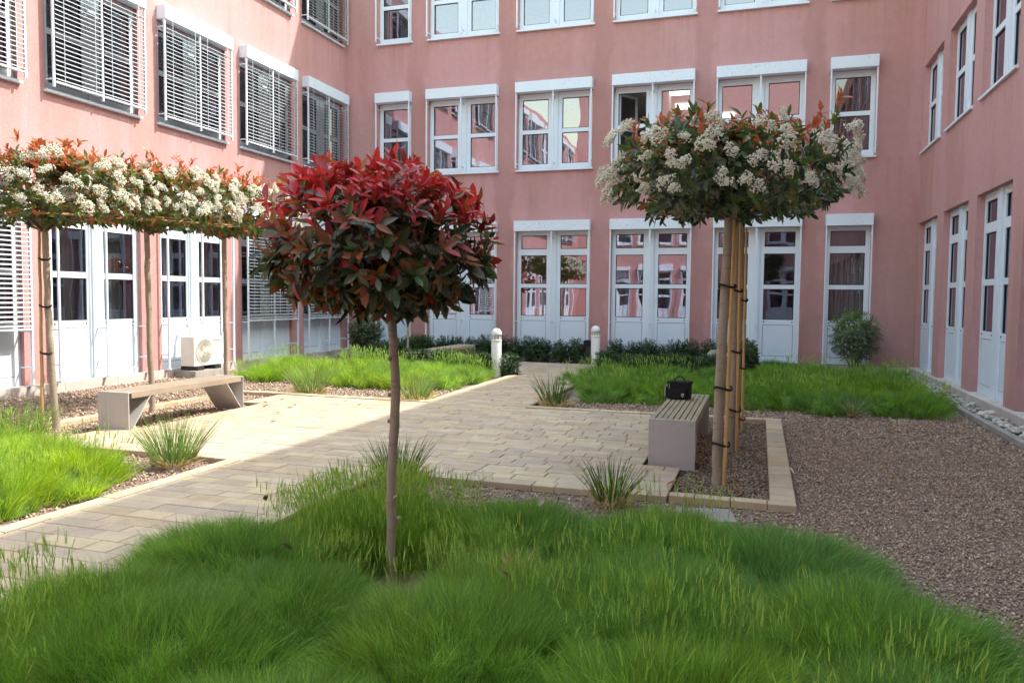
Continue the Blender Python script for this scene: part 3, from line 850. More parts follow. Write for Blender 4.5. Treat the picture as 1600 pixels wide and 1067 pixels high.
tuft(-1.16, 3.72, .17, .05, 40, 'small dry straw coloured tuft in the front grass beside the red tree', .004, .5, (.36, .33, .12), 40)
bpy.data.objects['grass_tuft.007'].location.z = .14
tuft(1.3, 11.75, .34, .07, 60, 'thin pale grey green tuft at the gravel edge of the shaded grass', .006, .45, (.26, .34, .16), 20)

# ------------------------------------------------------------------ leaves and trees
def leaf_shape(width, fold, curl):
    ts = [.22, .5, .78]; ws = [.72, 1.0, .68]; V = [(0, 0, 0)]
    for t_, k in zip(ts, ws):
        z = curl * t_ * t_; h = width * k / 2
        V += [(-h, t_, z + fold * h), (0, t_, z), (h, t_, z + fold * h)]
    V.append((0, 1, curl))
    T = [(0, 2, 1), (0, 3, 2)]
    for i in (0, 1):
        b = 1 + 3 * i
        for q in (0, 1): T += [(b + q, b + q + 1, b + q + 4), (b + q, b + q + 4, b + q + 3)]
    T += [(7, 8, 10), (8, 9, 10)]
    return np.array(V, float), np.array(T)
SHAPES = [leaf_shape(.36, .35, -.12), leaf_shape(.32, .5, -.25), leaf_shape(.40, .25, .10), leaf_shape(.34, .6, -.05)]
def basis(D, N):
    Y = D / np.linalg.norm(D, axis=1)[:, None]; X = np.cross(Y, N); X /= np.linalg.norm(X, axis=1)[:, None] + 1e-9; Z = np.cross(X, Y)
    return X, Y, Z
def leaves_mesh(name, P, D, N, sc, mi, mats):
    X, Y, Z = basis(D, N); n = len(P); sh = rng.integers(0, len(SHAPES), n); Vs, Ts, Ms = [], [], []; base = 0
    for k, (v, t_) in enumerate(SHAPES):
        i = np.nonzero(sh == k)[0]
        if not len(i): continue
        s = sc[i][:, None, None]
        w_ = P[i][:, None] + s * (v[None, :, 0:1] * X[i][:, None] + v[None, :, 1:2] * Y[i][:, None] + v[None, :, 2:3] * Z[i][:, None])
        Vs.append(w_.reshape(-1, 3)); Ts.append((t_[None] + (np.arange(len(i)) * len(v))[:, None, None]).reshape(-1, 3) + base); base += len(i) * len(v)
        Ms.append(np.repeat(mi[i], len(t_)))
    return amesh(name, np.concatenate(Vs), np.concatenate(Ts), mats, np.concatenate(Ms), None, True)
LEAFM = {}
def leaf_objects(P, D, N, sc, mi, names, parent):
    X, Y, Z = basis(D, N)
    for i in range(len(P)):
        k = (random.randrange(len(SHAPES)), names[mi[i]])
        if k not in LEAFM: LEAFM[k] = amesh('leaf', *SHAPES[k[0]], [PAL[k[1]]], None, None, True)
        o = bpy.data.objects.new('leaf', LEAFM[k])
        o.matrix_local = Matrix(((*(X[i] * sc[i])[:1], Y[i][0] * sc[i], Z[i][0] * sc[i], P[i][0]), (X[i][1] * sc[i], Y[i][1] * sc[i], Z[i][1] * sc[i], P[i][1]), (X[i][2] * sc[i], Y[i][2] * sc[i], Z[i][2] * sc[i], P[i][2]), (0, 0, 0, 1)))
        link(o, parent)
def whorls(C, A, k, leafL, spread=(35, 75), gap=.03):
    """k leaves round each shoot: centres C, axes A"""
    n = len(C); A = A / np.linalg.norm(A, axis=1)[:, None]
    ref = np.tile(np.array([.3, .2, 1.0]), (n, 1)) + rng.normal(0, .3, (n, 3))
    X = np.cross(A, ref); X /= np.linalg.norm(X, axis=1)[:, None] + 1e-9; Y = np.cross(A, X)
    P, D, N, Sx, Id = [], [], [], [], []
    for j in range(k):
        th = j * 2.399 + rng.uniform(-.4, .4, n); el = np.radians(rng.uniform(*spread, n))
        rad = X * np.cos(th)[:, None] + Y * np.sin(th)[:, None]
        d = A * np.cos(el)[:, None] + rad * np.sin(el)[:, None] + rng.normal(0, .12, (n, 3)) - np.array([0, 0, .10])
        P.append(C - A * (gap * j)[..., None] if np.ndim(gap) else C - A * gap * (j / k * 3)); D.append(d)
        N.append(A * np.sin(el)[:, None] - rad * np.cos(el)[:, None] + rng.normal(0, .15, (n, 3))); Sx.append(leafL * rng.uniform(.6, 1.2, n)); Id.append(np.arange(n))
    return map(np.concatenate, (P, D, N, Sx, Id))
def superpts(n, half, ex, inner=(0.8, 1.0)):
    d = rng.normal(size=(n, 3)); d /= np.linalg.norm(d, axis=1)[:, None]
    r_ = (np.abs(d / np.array(half)) ** ex).sum(1) ** (-1 / ex)
    return d * r_[:, None] * rng.uniform(*inner, (n, 1)), d

def limb(mb, a, b, r0, r1, sag=.03):
    a, b = Vector(a), Vector(b); pts = []
    for i in range(5):
        t_ = i / 4; p = a.lerp(b, t_); p += Vector((random.uniform(-1, 1), random.uniform(-1, 1), random.uniform(-1, 1))) * sag * math.sin(t_ * math.pi)
        pts.append(p)
    mb.tube(pts, [r0 + (r1 - r0) * i / 4 for i in range(5)], 6)

def trunk_mesh(pts, r0, r1, n=12):
    mb = MB(); N = 24; out = []; rad = []
    for i in range(N + 1):
        t_ = i / N; f = t_ * (len(pts) - 1); k = min(int(f), len(pts) - 2); p = Vector(pts[k]).lerp(Vector(pts[k + 1]), f - k)
        out.append(p + Vector((random.gauss(0, .0025), random.gauss(0, .0025), 0))); rad.append((r0 + (r1 - r0) * t_) * (1 + random.gauss(0, .025)) * (1.25 if i == 0 else 1))
    mb.tube(out, rad, n)
    return mb

# the red photinia in the front grass
B0 = (-1.975, 3.95, 0)
red = thing('red_leaf_tree', B0, 'small round headed tree with glossy red and dark green leaves in the front grass', 'tree')
tm = trunk_mesh([(0, 0, -.05), (0, 0, .5), (.03, 0, 1.05), (.015, 0, 1.3), (.0, 0, 1.55)], .028, .026)
for _ in range(7): 
    z = random.uniform(.3, 1.35); a = random.uniform(0, 6.28); tm.lathe([(.001, z + .012), (.012, z + .008), (.013, z - .008), (.001, z - .014)], 6, (.03 * math.cos(a) + .02, .03 * math.sin(a)))
tm.put('trunk', M['bark_red'], red)
CC = np.array([-.075, 0, 1.915]); half = (.605, .59, .37)
mb = MB(); ends = []
for k in range(26):
    a = k * 2.4; e = Vector((math.cos(a) * random.uniform(.3, .6), math.sin(a) * random.uniform(.3, .6), random.uniform(1.78, 2.2)))
    limb(mb, (0, 0, random.uniform(1.42, 1.6)), e, .012, .004)
mb.put('branches', M['twig'], red)
C, A = superpts(380, half, 2.7, (.80, 1.05)); C[:70] *= rng.uniform(1.02, 1.16, (70, 1)) * (C[:70, 2:3] > -.05) + (C[:70, 2:3] <= -.05)
top = C[:, 2] / half[2]
A = A * np.array([1, 1, .7]) + np.array([0, 0, 1])[None] * np.clip(top + .5, -.4, 1.2)[:, None]
P, D, N, sc, idx = whorls(C + CC, A, 9, .105)
C2, A2 = superpts(230, half, 2.3, (.35, .8)); P2, D2, N2, sc2, i2 = whorls(C2 + CC, A2 + np.array([0, 0, .3]), 6, .105)
hang, ah = superpts(150, half, 2.3, (.93, 1.02)); hs = hang[:, 2] < -.05; hang, ah = hang[hs], ah[hs] * np.array([1, 1, .2]) - np.array([0, 0, .7])
P3, D3, N3, sc3, i3 = whorls(hang + CC, ah, 4, .13, (10, 45))
names = ['red', 'crimson', 'bronze', 'orange', 'dark', 'green', 'gloss']
def redmix(z, shoot, n):
    """new growth is red on the upper shoots; old leaves are dark green with bronze"""
    q = np.clip((z - CC[2]) / half[2], -1, 1) + shoot
    r_ = rng.random(n); out = np.full(n, 4)
    for i in range(n):
        s = q[i]
        if s > .62: p = (.62, .22, .12, .03, .01, 0, 0)
        elif s > .28: p = (.30, .30, .22, .04, .07, .03, .04)
        elif s > -.25: p = (.05, .14, .26, .06, .22, .08, .19)
        else: p = (.01, .04, .16, .07, .34, .12, .26)
        out[i] = np.searchsorted(np.cumsum(p), r_[i] * .999 * sum(p))
    return np.minimum(out, 6)
ns = 60; th_ = rng.uniform(0, 2 * np.pi, ns); rr_ = np.sqrt(rng.random(ns)) * .95
ux = np.stack([rr_ * half[0] * np.cos(th_), rr_ * half[1] * np.sin(th_), half[2] * (1 - rr_ ** 2.3) ** (1 / 2.3) + rng.uniform(-.02, .09, ns)], 1)
ax = ux * np.array([1.3, 1.3, 0]) + np.array([0, 0, .9]) + rng.normal(0, .22, (ns, 3))
P4, D4, N4, sc4, i4 = whorls(ux + CC, ax, 7, .095, (10, 60), .035)
m1 = redmix((C + CC)[idx][:, 2], rng.normal(0, .22, len(C))[idx], len(P)); m2 = redmix(P2[:, 2] - .25, np.zeros(len(P2)), len(P2)); m3 = redmix(P3[:, 2] - .2, np.zeros(len(P3)), len(P3))
P = np.concatenate([P, P2, P3, P4]); D = np.concatenate([D, D2, D3, D4]); N = np.concatenate([N, N2, N3, N4]); sc = np.concatenate([sc, sc2, sc3, sc4]); mi = np.concatenate([m1, m2, m3, rng.choice([0, 0, 0, 1, 3], len(P4))])
tocam = np.array(CAM) - np.array(B0) - CC; tocam /= np.linalg.norm(tocam)
rk = ((P + .5 * D * sc[:, None] - CC) / np.array(half)) @ tocam + .25 * rng.random(len(P)); od = np.argsort(-rk); big, rest = od[:298], od[298:]
crown = put('crown', leaves_mesh('crown', P[rest], D[rest], N[rest], sc[rest], mi[rest], [PAL[x] for x in names]), red, kind='stuff')
leaf_objects(P[big], D[big], N[big], sc[big], mi[big], names, crown)

# blossom clusters
def cluster(seed):
    r_ = np.random.default_rng(seed); n = 250; V, T = [], []
    oc = np.array([(1, 0, 0), (-1, 0, 0), (0, 1, 0), (0, -1, 0), (0, 0, 1), (0, 0, -1)], float)
    f = np.array([(0, 2, 4), (2, 1, 4), (1, 3, 4), (3, 0, 4), (2, 0, 5), (1, 2, 5), (3, 1, 5), (0, 3, 5)])
    nl = 12; lobes = r_.normal(size=(nl, 3)); lobes /= np.linalg.norm(lobes, axis=1)[:, None]; lobes *= r_.uniform(.025, .062, (nl, 1)) * np.array([1, .7, 1]); lobes[:, 2] = abs(lobes[:, 2]) * .5
    for i in range(n):
        d = r_.normal(size=3); d[2] = abs(d[2]) - .15; d /= np.linalg.norm(d)
        p = lobes[i % nl] + d * np.array([.02, .02, .018]) * r_.uniform(.7, 1.15); s = r_.uniform(.0034, .006)
        q, _ = np.linalg.qr(r_.normal(size=(3, 3)))
        T.append(f + 6 * i); V.append((oc * r_.uniform(.7, 1.2, (6, 1)) * s) @ q + p)
    return amesh('flower_cluster', np.concatenate(V), np.concatenate(T), [M['petal']], None, None, True)
CL = [cluster(i) for i in range(6)]

def photinia(base, label, side, n_ind, n_fl, dz, trunk_pts):
    trunk_pts = [*trunk_pts[:-1], (*trunk_pts[-1][:2], trunk_pts[-1][2] + dz)]
    t_ = thing('flowering_tree', base, label, 'tree', 'flowering standard trees trained to a flat canopy')
    trunk_mesh(trunk_pts, .048 if side > 0 else .041, .04 if side > 0 else .034).put('trunk', M['bark_grey'], t_)
    half = (.94, .84, .35); cc = np.array([.02, 0, 2.70 + dz])
    mb = MB()
    for k in range(22):
        a = k * 2.4 + .3; e = Vector((math.cos(a) * random.uniform(.4, .85), math.sin(a) * random.uniform(.35, .75), random.uniform(2.42, 2.85) + dz))
        limb(mb, (trunk_pts[-1][0], trunk_pts[-1][1], random.uniform(2.22, 2.42) + dz), e, .016, .005, .05)
    mb.put('branches', M['twig'], t_)
    C, A = superpts(440, half, 4.2, (.84, 1.03)); keep = rng.random(len(C)) < np.where((C[:, 2] < -.26) & (np.hypot(C[:, 0] / half[0], C[:, 1] / half[1]) < .72), .22, 1); C, A = C[keep], A[keep]
    z = C[:, 2] / half[2]
    A = A * np.array([1, 1, .6]) + np.array([0, 0, 1])[None] * np.where(z > .6, 1.3, -.15)[:, None]
    young = z > .80
    P, D, N, sc, idx = whorls(C + cc, A, 7, .115)
    P = P + np.where(young[idx], 1, 0)[:, None] * np.array([0, 0, .04]) * rng.random((len(P), 1))
    C2, A2 = superpts(190, half, 4.2, (.35, .82)); P2, D2, N2, sc2, i2 = whorls(C2 + cc, A2, 6, .09)
    names = ['dark', 'green', 'olive', 'coral', 'orange', 'gloss']
    def mixn(zv, yng, n):
        out = np.empty(n, int)
        for i in range(n):
            p = (.02, .12, .22, .38, .26, 0) if yng[i] else ((.04, .26, .50, .08, .06, .06) if side < 0 else (.10, .36, .34, .05, .05, .10) if zv[i] > .35 else (.36, .36, .08, .01, .01, .18))  # left trees get more olive leaves: sunlight put into the colour mix
            out[i] = np.searchsorted(np.cumsum(p), rng.random() * .999 * sum(p))
        return out
    m1 = mixn(z[idx], young[idx] & (rng.random(len(P)) < .85), len(P)); m2 = mixn(np.full(len(P2), -.5), np.zeros(len(P2), bool), len(P2))
    P = np.concatenate([P, P2]); D = np.concatenate([D, D2]); N = np.concatenate([N, N2]); sc = np.concatenate([sc, sc2]); mi = np.concatenate([m1, m2])
    ns = 46 if side > 0 else 90
    ux = np.stack([rng.uniform(-.92, .92, ns) * half[0], rng.uniform(-.95, .95, ns) * half[1], np.full(ns, half[2]) + rng.uniform(-.02, .13, ns)], 1)
    ax = np.stack([ux[:, 0] * .5, ux[:, 1] * .5, np.full(ns, 1.0)], 1) + rng.normal(0, .2, (ns, 3))
    P4, D4, N4, sc4, i4 = whorls(ux + cc, ax, 7, .10, (12, 62), .03)
    hue = (rng.random(ns) < (.55 if side > 0 else .85))[i4]
    m4 = np.where(hue, rng.choice([3, 3, 4], len(P4)), rng.choice([2, 2, 1, 4], len(P4)))
    P = np.concatenate([P, P4]); D = np.concatenate([D, D4]); N = np.concatenate([N, N4]); sc = np.concatenate([sc, sc4]); mi = np.concatenate([mi, m4])
    tocam = np.array(CAM) - np.array(base) - cc; tocam[2] = 0; tocam /= np.linalg.norm(tocam)
    rk = (P - cc) @ tocam / .8 + .3 * rng.random(len(P)) + (P[:, 2] - cc[2]) * .3; od = np.argsort(-rk); big, rest = od[:n_ind], od[n_ind:]
    crown = put('crown', leaves_mesh('crown', P[rest], D[rest], N[rest], sc[rest], mi[rest], [PAL[x] for x in names]), t_, kind='stuff')
    if n_ind: leaf_objects(P[big], D[big], N[big], sc[big], mi[big], names, crown)
    # clusters, mostly on the side that shows
    Cf, Af = superpts(1400, half, 4.2, (1.0, 1.04)); k = 0; used = []
    for c, a in zip(Cf, Af):
        nz = c[2] / half[2]
        if nz < -.6 or nz > .8 or (nz > .6 and random.random() < .6): continue
        if np.dot(a[:2], tocam[:2]) < .12 and random.random() < .9: continue
        if any(np.linalg.norm(c - q) < .155 for q in used): continue
        used.append(c)
        o = put('flower_cluster', random.choice(CL), crown, tuple(c + cc + a / np.linalg.norm(a) * .06))
        nrm = Vector(a * np.array([1, 1, .4]) + np.array([0, 0, .45])).normalized()
        o.rotation_mode = 'QUATERNION'; o.rotation_quaternion = nrm.to_track_quat('Z', 'Y') @ Quaternion((0, 0, 1), random.uniform(0, 6.28))
        s_ = random.uniform(1.1, 2.1); o.scale = (s_, s_ * random.uniform(.8, 1.1), s_)
        k += 1
        if k >= n_fl: break
    return t_

def stake(base, x0, x1, h, label, ties, r=.0185, dirn=1):
    t_ = thing('bamboo_stake', (base[0] + x0, base[1] - .06, 0), label, 'stake', 'bamboo stakes tied to the flowering trees')
    mb = MB(); n = 14; pts = []; rad = []
    for i in range(n + 1):
        f = i / n; pts.append(((x1 - x0) * f, random.gauss(0, .002), -.05 + (h + .05) * f)); rad.append(r * (1 - .25 * f))
    mb.tube(pts, rad, 10)
    for i in range(1, n, 2):
        p = pts[i]; rr_ = rad[i]; mb.lathe([(rr_, p[2] - .012), (rr_ * 1.14, p[2]), (rr_, p[2] + .012)], 10, (p[0], p[1]))
    mb.put('pole', M['bamboo'], t_)
    for z in ties:
        f = z / h; cx_ = (x1 - x0) * f - dirn * .04
        mb = MB(); pts = []
        for i in range(17):
            a = 2 * math.pi * i / 16; pts.append((cx_ + .078 * math.cos(a), .03 + .055 * math.sin(a), z + .012 * math.sin(a * 2)))
        for dz in (-.007, .0, .007): mb.tube([(p[0], p[1], p[2] + dz) for p in pts], .0045, 5, cap=False)
        mb.put('tie', M['strap'], t_)
    return t_

tr_R = [[(0, 0, -.05), (0, 0, .55), (.02, 0, 1.4), (.045, 0, 2.1), (.055, 0, 2.45)], [(0, 0, -.05), (.01, 0, .8), (.0, .02, 1.6), (.01, 0, 2.45)], [(0, 0, -.05), (-.01, 0, .8), (.015, 0, 1.6), (.0, 0, 2.45)]]
lab = ['tall flowering tree with pale trunk beside the shaded bench, nearest of its row', 'middle flowering tree of the row beside the shaded bench', 'flowering tree farthest along the row beside the shaded bench']
for i, (yy, nf, ni) in enumerate(((7.1, 72, 290), (8.64, 40, 60), (10.2, 34, 0))):
    x = (-.32, -.25, -.24)[i]
    photinia((x, yy, 0), lab[i], 1, ni, nf, (.0, .18, .36)[i], tr_R[i])
    stake((x, yy, 0), (.065, .06, .075)[i], (.10, .04, .065)[i], 2.5, ['pale bamboo stake tied to the nearest tree by the shaded bench', 'bamboo stake tied to the middle tree by the shaded bench', 'bamboo stake tied to the farthest tree by the shaded bench'][i], ((.32, .82, 1.72), (.42, 1.05, 1.7), (.10, .75, 1.6))[i])
labL = ['flowering tree rising behind the sunny bench at its near end', 'flowering tree rising behind the middle of the sunny bench', 'flowering tree behind the far end of the sunny bench']
tr_L = [[(0, 0, -.05), (.0, -.05, .8), (0, -.08, 1.6), (.0, -.1, 2.45)], [(0, 0, -.05), (0, -.03, .8), (0, -.05, 1.6), (0, -.06, 2.45)], [(0, 0, -.05), (0, .0, .8), (0, -.02, 1.6), (0, -.03, 2.45)]]
for i, yy in enumerate((7.08, 8.62, 10.18)):
    photinia((-7.95, yy, 0), labL[i], -1, 0, 70, (.08, .17, .22)[i], tr_L[i])
stake((-7.95, 7.03, 0), -.085, -.07, 2.4, 'bamboo stake leaning on the tree at the near end of the sunny bench', (.9, 1.45, 2.0), .02, -1)
# bamboo lattice carrying the two canopies
def lattice(cx_, label, slope):
    t_ = thing('bamboo_trellis', (cx_, 8.65, (2.33 if cx_ > -4 else 2.50) + slope * 1.9), label, 'trellis', 'bamboo trellises under the flowering canopies')
    t_.rotation_euler = (slope, 0, 0)
    for k, x in enumerate((-.5, -.18, .2, .46)):
        mb = MB(); mb.tube([(x, -1.95, random.uniform(-.02, .02)), (x + random.uniform(-.05, .05), 0, 0), (x, 1.95, random.uniform(-.02, .02))], .014, 7); mb.put('pole', M['cane'], t_)
    for k in range(8):
        y_ = -1.45 + k * .42; mb = MB(); mb.tube([(-.74, y_, .03 + random.uniform(-.02, .02)), (.74, y_ + random.uniform(-.12, .12), .03 + random.uniform(-.03, .03))], .013, 7); mb.put('pole', M['cane'], t_)
lattice(-.28, 'bamboo lattice under the canopy above the shaded bench', .115); lattice(-7.95, 'bamboo lattice under the canopy above the sunny bench', .045)

# young tree beyond the left grass
yt = thing('young_tree', (-7.3, 15.4, 0), 'slender young tree standing in the sunlit grass behind the red tree', 'tree')
trunk_mesh([(0, 0, -.05), (.01, 0, 1), (0, 0, 1.9)], .028, .022, 8).put('trunk', M['bark_grey'], yt)
C, A = superpts(80, (.5, .5, .35), 2.2, (.5, 1.0)); P, D, N, sc, idx = whorls(C + np.array([0, 0, 2.15]), A + np.array([0, 0, .6]), 6, .13)
put('crown', leaves_mesh('crown', P, D, N, sc, rng.integers(0, 4, len(P)), [PAL['red'], PAL['crimson'], PAL['bronze'], PAL['dark']]), yt, kind='stuff')

# ------------------------------------------------------------------ hedges and shrubs
def bush_mesh(name, half, n, leafL, mats, wts, cz, ex=3.0, k=5):
    C, A = superpts(n, half, ex, (.55, 1.08)); P, D, N, sc, idx = whorls(C + np.array([0, 0, cz]), A + np.array([0, 0, .5]), k, leafL)
    hi = (P[:, 2] - cz) / half[2] + rng.normal(0, .4, len(P))
    mi = np.where(hi > wts, 1, 0)
    return leaves_mesh(name, P, D, N, sc, mi, mats)
HB = [bush_mesh('hedge_plant', (.20, .20, .335), 480, .062, [PAL['hedge'], PAL['hedge2']], 1.0, .30, 4.0) for _ in range(5)]
HB2 = [bush_mesh('hedge_plant', (.25, .25, .26), 480, .06, [PAL['hedge'], PAL['hedge2']], .65, .23) for _ in range(4)]
def hedge(a, b, label, meshes=HB, step=.34, jit=.03, s=1.0):
    t_ = thing('hedge', (a[0], a[1], 0), label, 'hedge', 'low clipped hedges')
    L = math.hypot(b[0] - a[0], b[1] - a[1]); n = max(1, int(L / step))
    for i in range(n + 1):
        f = i / n; o = put('hedge_plant', random.choice(meshes), t_, ((b[0] - a[0]) * f + random.gauss(0, jit), (b[1] - a[1]) * f + random.gauss(0, jit), -.02), (0, 0, random.uniform(0, 6.28)))
        o.scale = (random.uniform(.85, 1.1) * s, random.uniform(.85, 1.1) * s, random.uniform(.88, 1.08) * s)
    return t_
hedge((-7.9, 18.8), (-4.35, 18.8), 'dark clipped hedge row against the end wall behind the white bollard', HB, .36, .02, 1.0)
hedge((-8.2, 15.6), (-8.2, 18.5), 'dark hedge return beside the slim bench top near the corner shrub', HB, .36)
hedge((-8.1, 15.3), (-4.95, 15.15), 'low bushy hedge in front of the slim bench top', HB2, .3, .05, 1.0)
hedge((-3.3, 18.8), (-.4, 18.8), 'gappy dark hedge row in front of the panelled windows behind the black bag', HB, .35, .03, 1.0)
hedge((-3.15, 16.7), (-.5, 16.7), 'low loose hedge behind the shaded grass and bench', HB2, .32, .05, .95)
hedge((-.25, 16.7), (-.25, 18.4), 'short leafy hedge end block behind the staked trees', HB, .34, .03, 1.12)

def shrub(x, y, half, cz, n, label, mats, wts=.5, leafL=.065):
    t_ = thing('shrub', (x, y, 0), label, 'shrub')
    mb = MB()
    for k in range(11):
        a = k * 2.4; limb(mb, (random.uniform(-.05, .05), random.uniform(-.05, .05), -.03), (math.cos(a) * half[0] * .7, math.sin(a) * half[1] * .7, cz + random.uniform(-.2, .4) * half[2]), .014, .005, .04)
    mb.put('stems', M['twig'], t_)
    put('crown', bush_mesh('crown', half, n, leafL, mats, wts, cz, 2.2, 5), t_, kind='stuff')
shrub(2.05, 18.75, (.52, .44, .58), .84, 1250, 'rounded grey green shrub in front of the narrow window by the corner', [PAL['shrub'], PAL['shrub2']])
shrub(-9.9, 18.3, (.48, .42, .50), .66, 1000, 'dark leafy shrub in the corner under the lowered blinds', [PAL['hedge'], PAL['shrub']], .3)

# ------------------------------------------------------------------ benches
def bench(x0, x1, y0, y1, label, wood, leg='steel', group='benches with timber slats', slats=8, zt=.45):
    t_ = thing('bench', ((x0 + x1) / 2, (y0 + y1) / 2, 0), label, 'bench', group)
    cx_, cy_ = (x0 + x1) / 2, (y0 + y1) / 2; hx, hy = (x1 - x0) / 2, (y1 - y0) / 2; th = .012
    for s in (-1, 1):
        mb = MB(); y_o = s * hy
        mb.box((-hx, y_o, -.03), (hx, y_o - s * th, zt))                                       # upright end plate
        mb.box((-hx, y_o - s * th, zt - th), (hx, y_o - s * .05, zt))                           # folded top lip
        a, b = y_o - s * .34, y_o - s * .02                                                      # sloping inner plate
        pts = []
        for xx in (-hx + .003, hx - .003): pts += [(xx, a, zt - .075), (xx, a - s * th * 1.3, zt - .075), (xx, b - s * th * 1.3, -.03), (xx, b, -.03)]
        mb.poly(pts, [(0, 1, 2, 3), (7, 6, 5, 4), (0, 4, 5, 1), (1, 5, 6, 2), (2, 6, 7, 3), (3, 7, 4, 0)])
        mb.put('leg', M[leg], t_)
    W = 2 * hx; g_ = .011; sw = (W - g_ * (slats - 1)) / slats
    for k in range(slats):
        a = -hx + k * (sw + g_); mb = MB(); mb.box((a, -hy + .052, zt - .072), (a + sw, hy - .052, zt - .002 + random.uniform(-.0015, .0015)))
        mb.put('slat', M[wood], t_, bevel=.003)
    mb = MB()
    for yy in (-hy * .6, 0, hy * .6): mb.box((-hx + .02, yy - .02, zt - .09), (hx - .02, yy + .02, zt - .0725))
    mb.put('bearer', M[leg], t_)
bench(-.985, -.545, 7.47, 9.62, 'grey bench with greenish timber slats carrying a black bag', 'slatwood')
bench(-7.44, -6.99, 7.2, 9.32, 'grey bench with sun bleached timber seat under the left flowering trees', 'slatwood_pale')
bench(-7.05, -6.6, 15.7, 17.75, 'grey slim bench top showing between two dark hedges', 'slatwood')
bench(-1.04, -.60, 17.15, 18.4, 'pale slatted bench end showing through the hedge behind staked trees', 'slatwood')

# ------------------------------------------------------------------ the camera bag
bg_ = thing('shoulder_bag', (-.855, 9.12, .45), 'black padded camera bag with carry handle sitting on the slatted bench', 'bag')
bg_.rotation_euler = (0, 0, R(-8))
mb = MB(); mb.box((-.125, -.085, 0), (.125, .085, .185)); mb.put('body', M['black'], bg_, bevel=.022)
mb = MB(); mb.box((-.13, -.09, .17), (.13, .09, .208)); mb.put('lid', M['black'], bg_, bevel=.014)
mb = MB(); mb.box((-.15, -.06, .012), (-.12, .06, .14)); mb.put('side_pocket', M['black'], bg_, bevel=.012)
mb = MB(); mb.box((-.105, -.105, .015), (.095, -.078, .125)); mb.put('front_pocket', M['black'], bg_, bevel=.010)
mb = MB(); mb.tube([(-.075 + .15 * i / 12, 0, .2 + .062 * math.sin(math.pi * i / 12)) for i in range(13)], .009, 8); mb.put('handle', M['blackgrey'], bg_)
mb = MB(); mb.tube([(-.127, -.02, .18), (-.158, -.045, .13), (-.16, -.05, .09), (-.15, -.07, .03)], .006, 6); mb.tube([(-.10, -.087, .18), (-.098, -.094, .12), (-.098, -.094, .06)], .004, 6); mb.put('strap', M['creamdark'], bg_)
mb = MB(); sh = [(-.014, .018), (.014, .018), (.014, -.002), (0, -.024), (-.014, -.002)]
mb.poly([(.06 + a, -.1075, .055 + b) for a, b in sh] + [(.06 + a, -.104, .055 + b) for a, b in sh], [(0, 1, 2, 3, 4)] + [(i, (i + 5), (i + 1) % 5 + 5, (i + 1) % 5) for i in range(5)])
mb.put('emblem', M['silver'], bg_)
mb = MB(); mb.box((-.003, -.1095, .058 - .008), (.003, -.108, .066)); mb.box((-.006, -.1095, .060), (.006, -.108, .064)); mb.put('emblem_mark', M['black'], bg_, (.06, 0, -.004))

# ------------------------------------------------------------------ air conditioner
ac = thing('air_conditioner', (-10.72, 12.96, .0), 'cream outdoor air conditioner unit with round fan grille at the wall foot', 'air conditioner')
mb = MB(); mb.box((-.16, -.40, .19), (.16, .40, .77)); mb.put('casing', M['cream'], ac, bevel=.012)
mb = MB(); mb.lathe([(.235, .158), (.25, .172), (.262, .166), (.262, .158)], 40, (-.10, .475), axis='x'); mb.put('fan_ring', M['cream'], ac)
mb = MB(); mb.lathe([(.001, .163), (.235, .163)], 32, (-.10, .475), axis='x'); mb.put('fan_backing', M['creamdark'], ac)
mb = MB()
for k in range(30):
    a0 = 2 * math.pi * k / 30; pts = []
    for i in range(6):
        r_ = .04 + .19 * i / 5; a = a0 + .55 * (i / 5) ** 1.2; pts.append((.17, -.10 + r_ * math.cos(a), .475 + r_ * math.sin(a)))
    mb.tube(pts, .0045, 4)
for r_ in (.1, .17): mb.tube([(.168, -.10 + r_ * math.cos(2 * math.pi * i / 32), .475 + r_ * math.sin(2 * math.pi * i / 32)) for i in range(33)], .003, 4)
mb.put('fan_grille', M['cream'], ac)
mb = MB(); mb.lathe([(.04, .163), (.04, .178), (.03, .184), (.001, .186)], 20, (-.10, .475), axis='x'); mb.put('fan_hub', M['cream'], ac)
mb = MB(); mb.box((-.26, -.46, -.05), (.24, .46, .105)); mb.put('base_slab', M['kerb'], ac, bevel=.008)
for yy in (-.26, .26):
    mb = MB(); mb.box((-.2, yy - .09, .106), (.2, yy + .09, .188)); mb.put('foot', M['blackgrey'], ac)
mb = MB(); mb.tube([(-.3, -.05, .95), (-.27, -.05, 1.0), (-.22, -.06, .98), (-.2, -.07, .9), (-.2, -.08, .74)], .035, 10); mb.put('pipe_cover', M['cream'], ac)
mb = MB(); mb.box((.161, .17, .3), (.1635, .36, .56)); 
def lettering(text, size, mat, loc):
    fc = bpy.data.curves.new('lettering', 'FONT'); fc.body = text; fc.size = size; fc.extrude = .001
    tmp = bpy.data.objects.new('lettering_source', fc); COL.objects.link(tmp)
    bpy.context.view_layer.update()
    m_ = bpy.data.meshes.new_from_object(tmp.evaluated_get(bpy.context.evaluated_depsgraph_get()))
    bpy.data.objects.remove(tmp); m_.materials.clear(); m_.materials.append(mat)
    put('lettering', m_, ac, loc, (R(90), 0, R(90)))
lettering('Panasonic', .05, M['navy'], (.1625, .17, .665))
lettering('inverter', .034, M['creamdark'], (.1625, .21, .60))

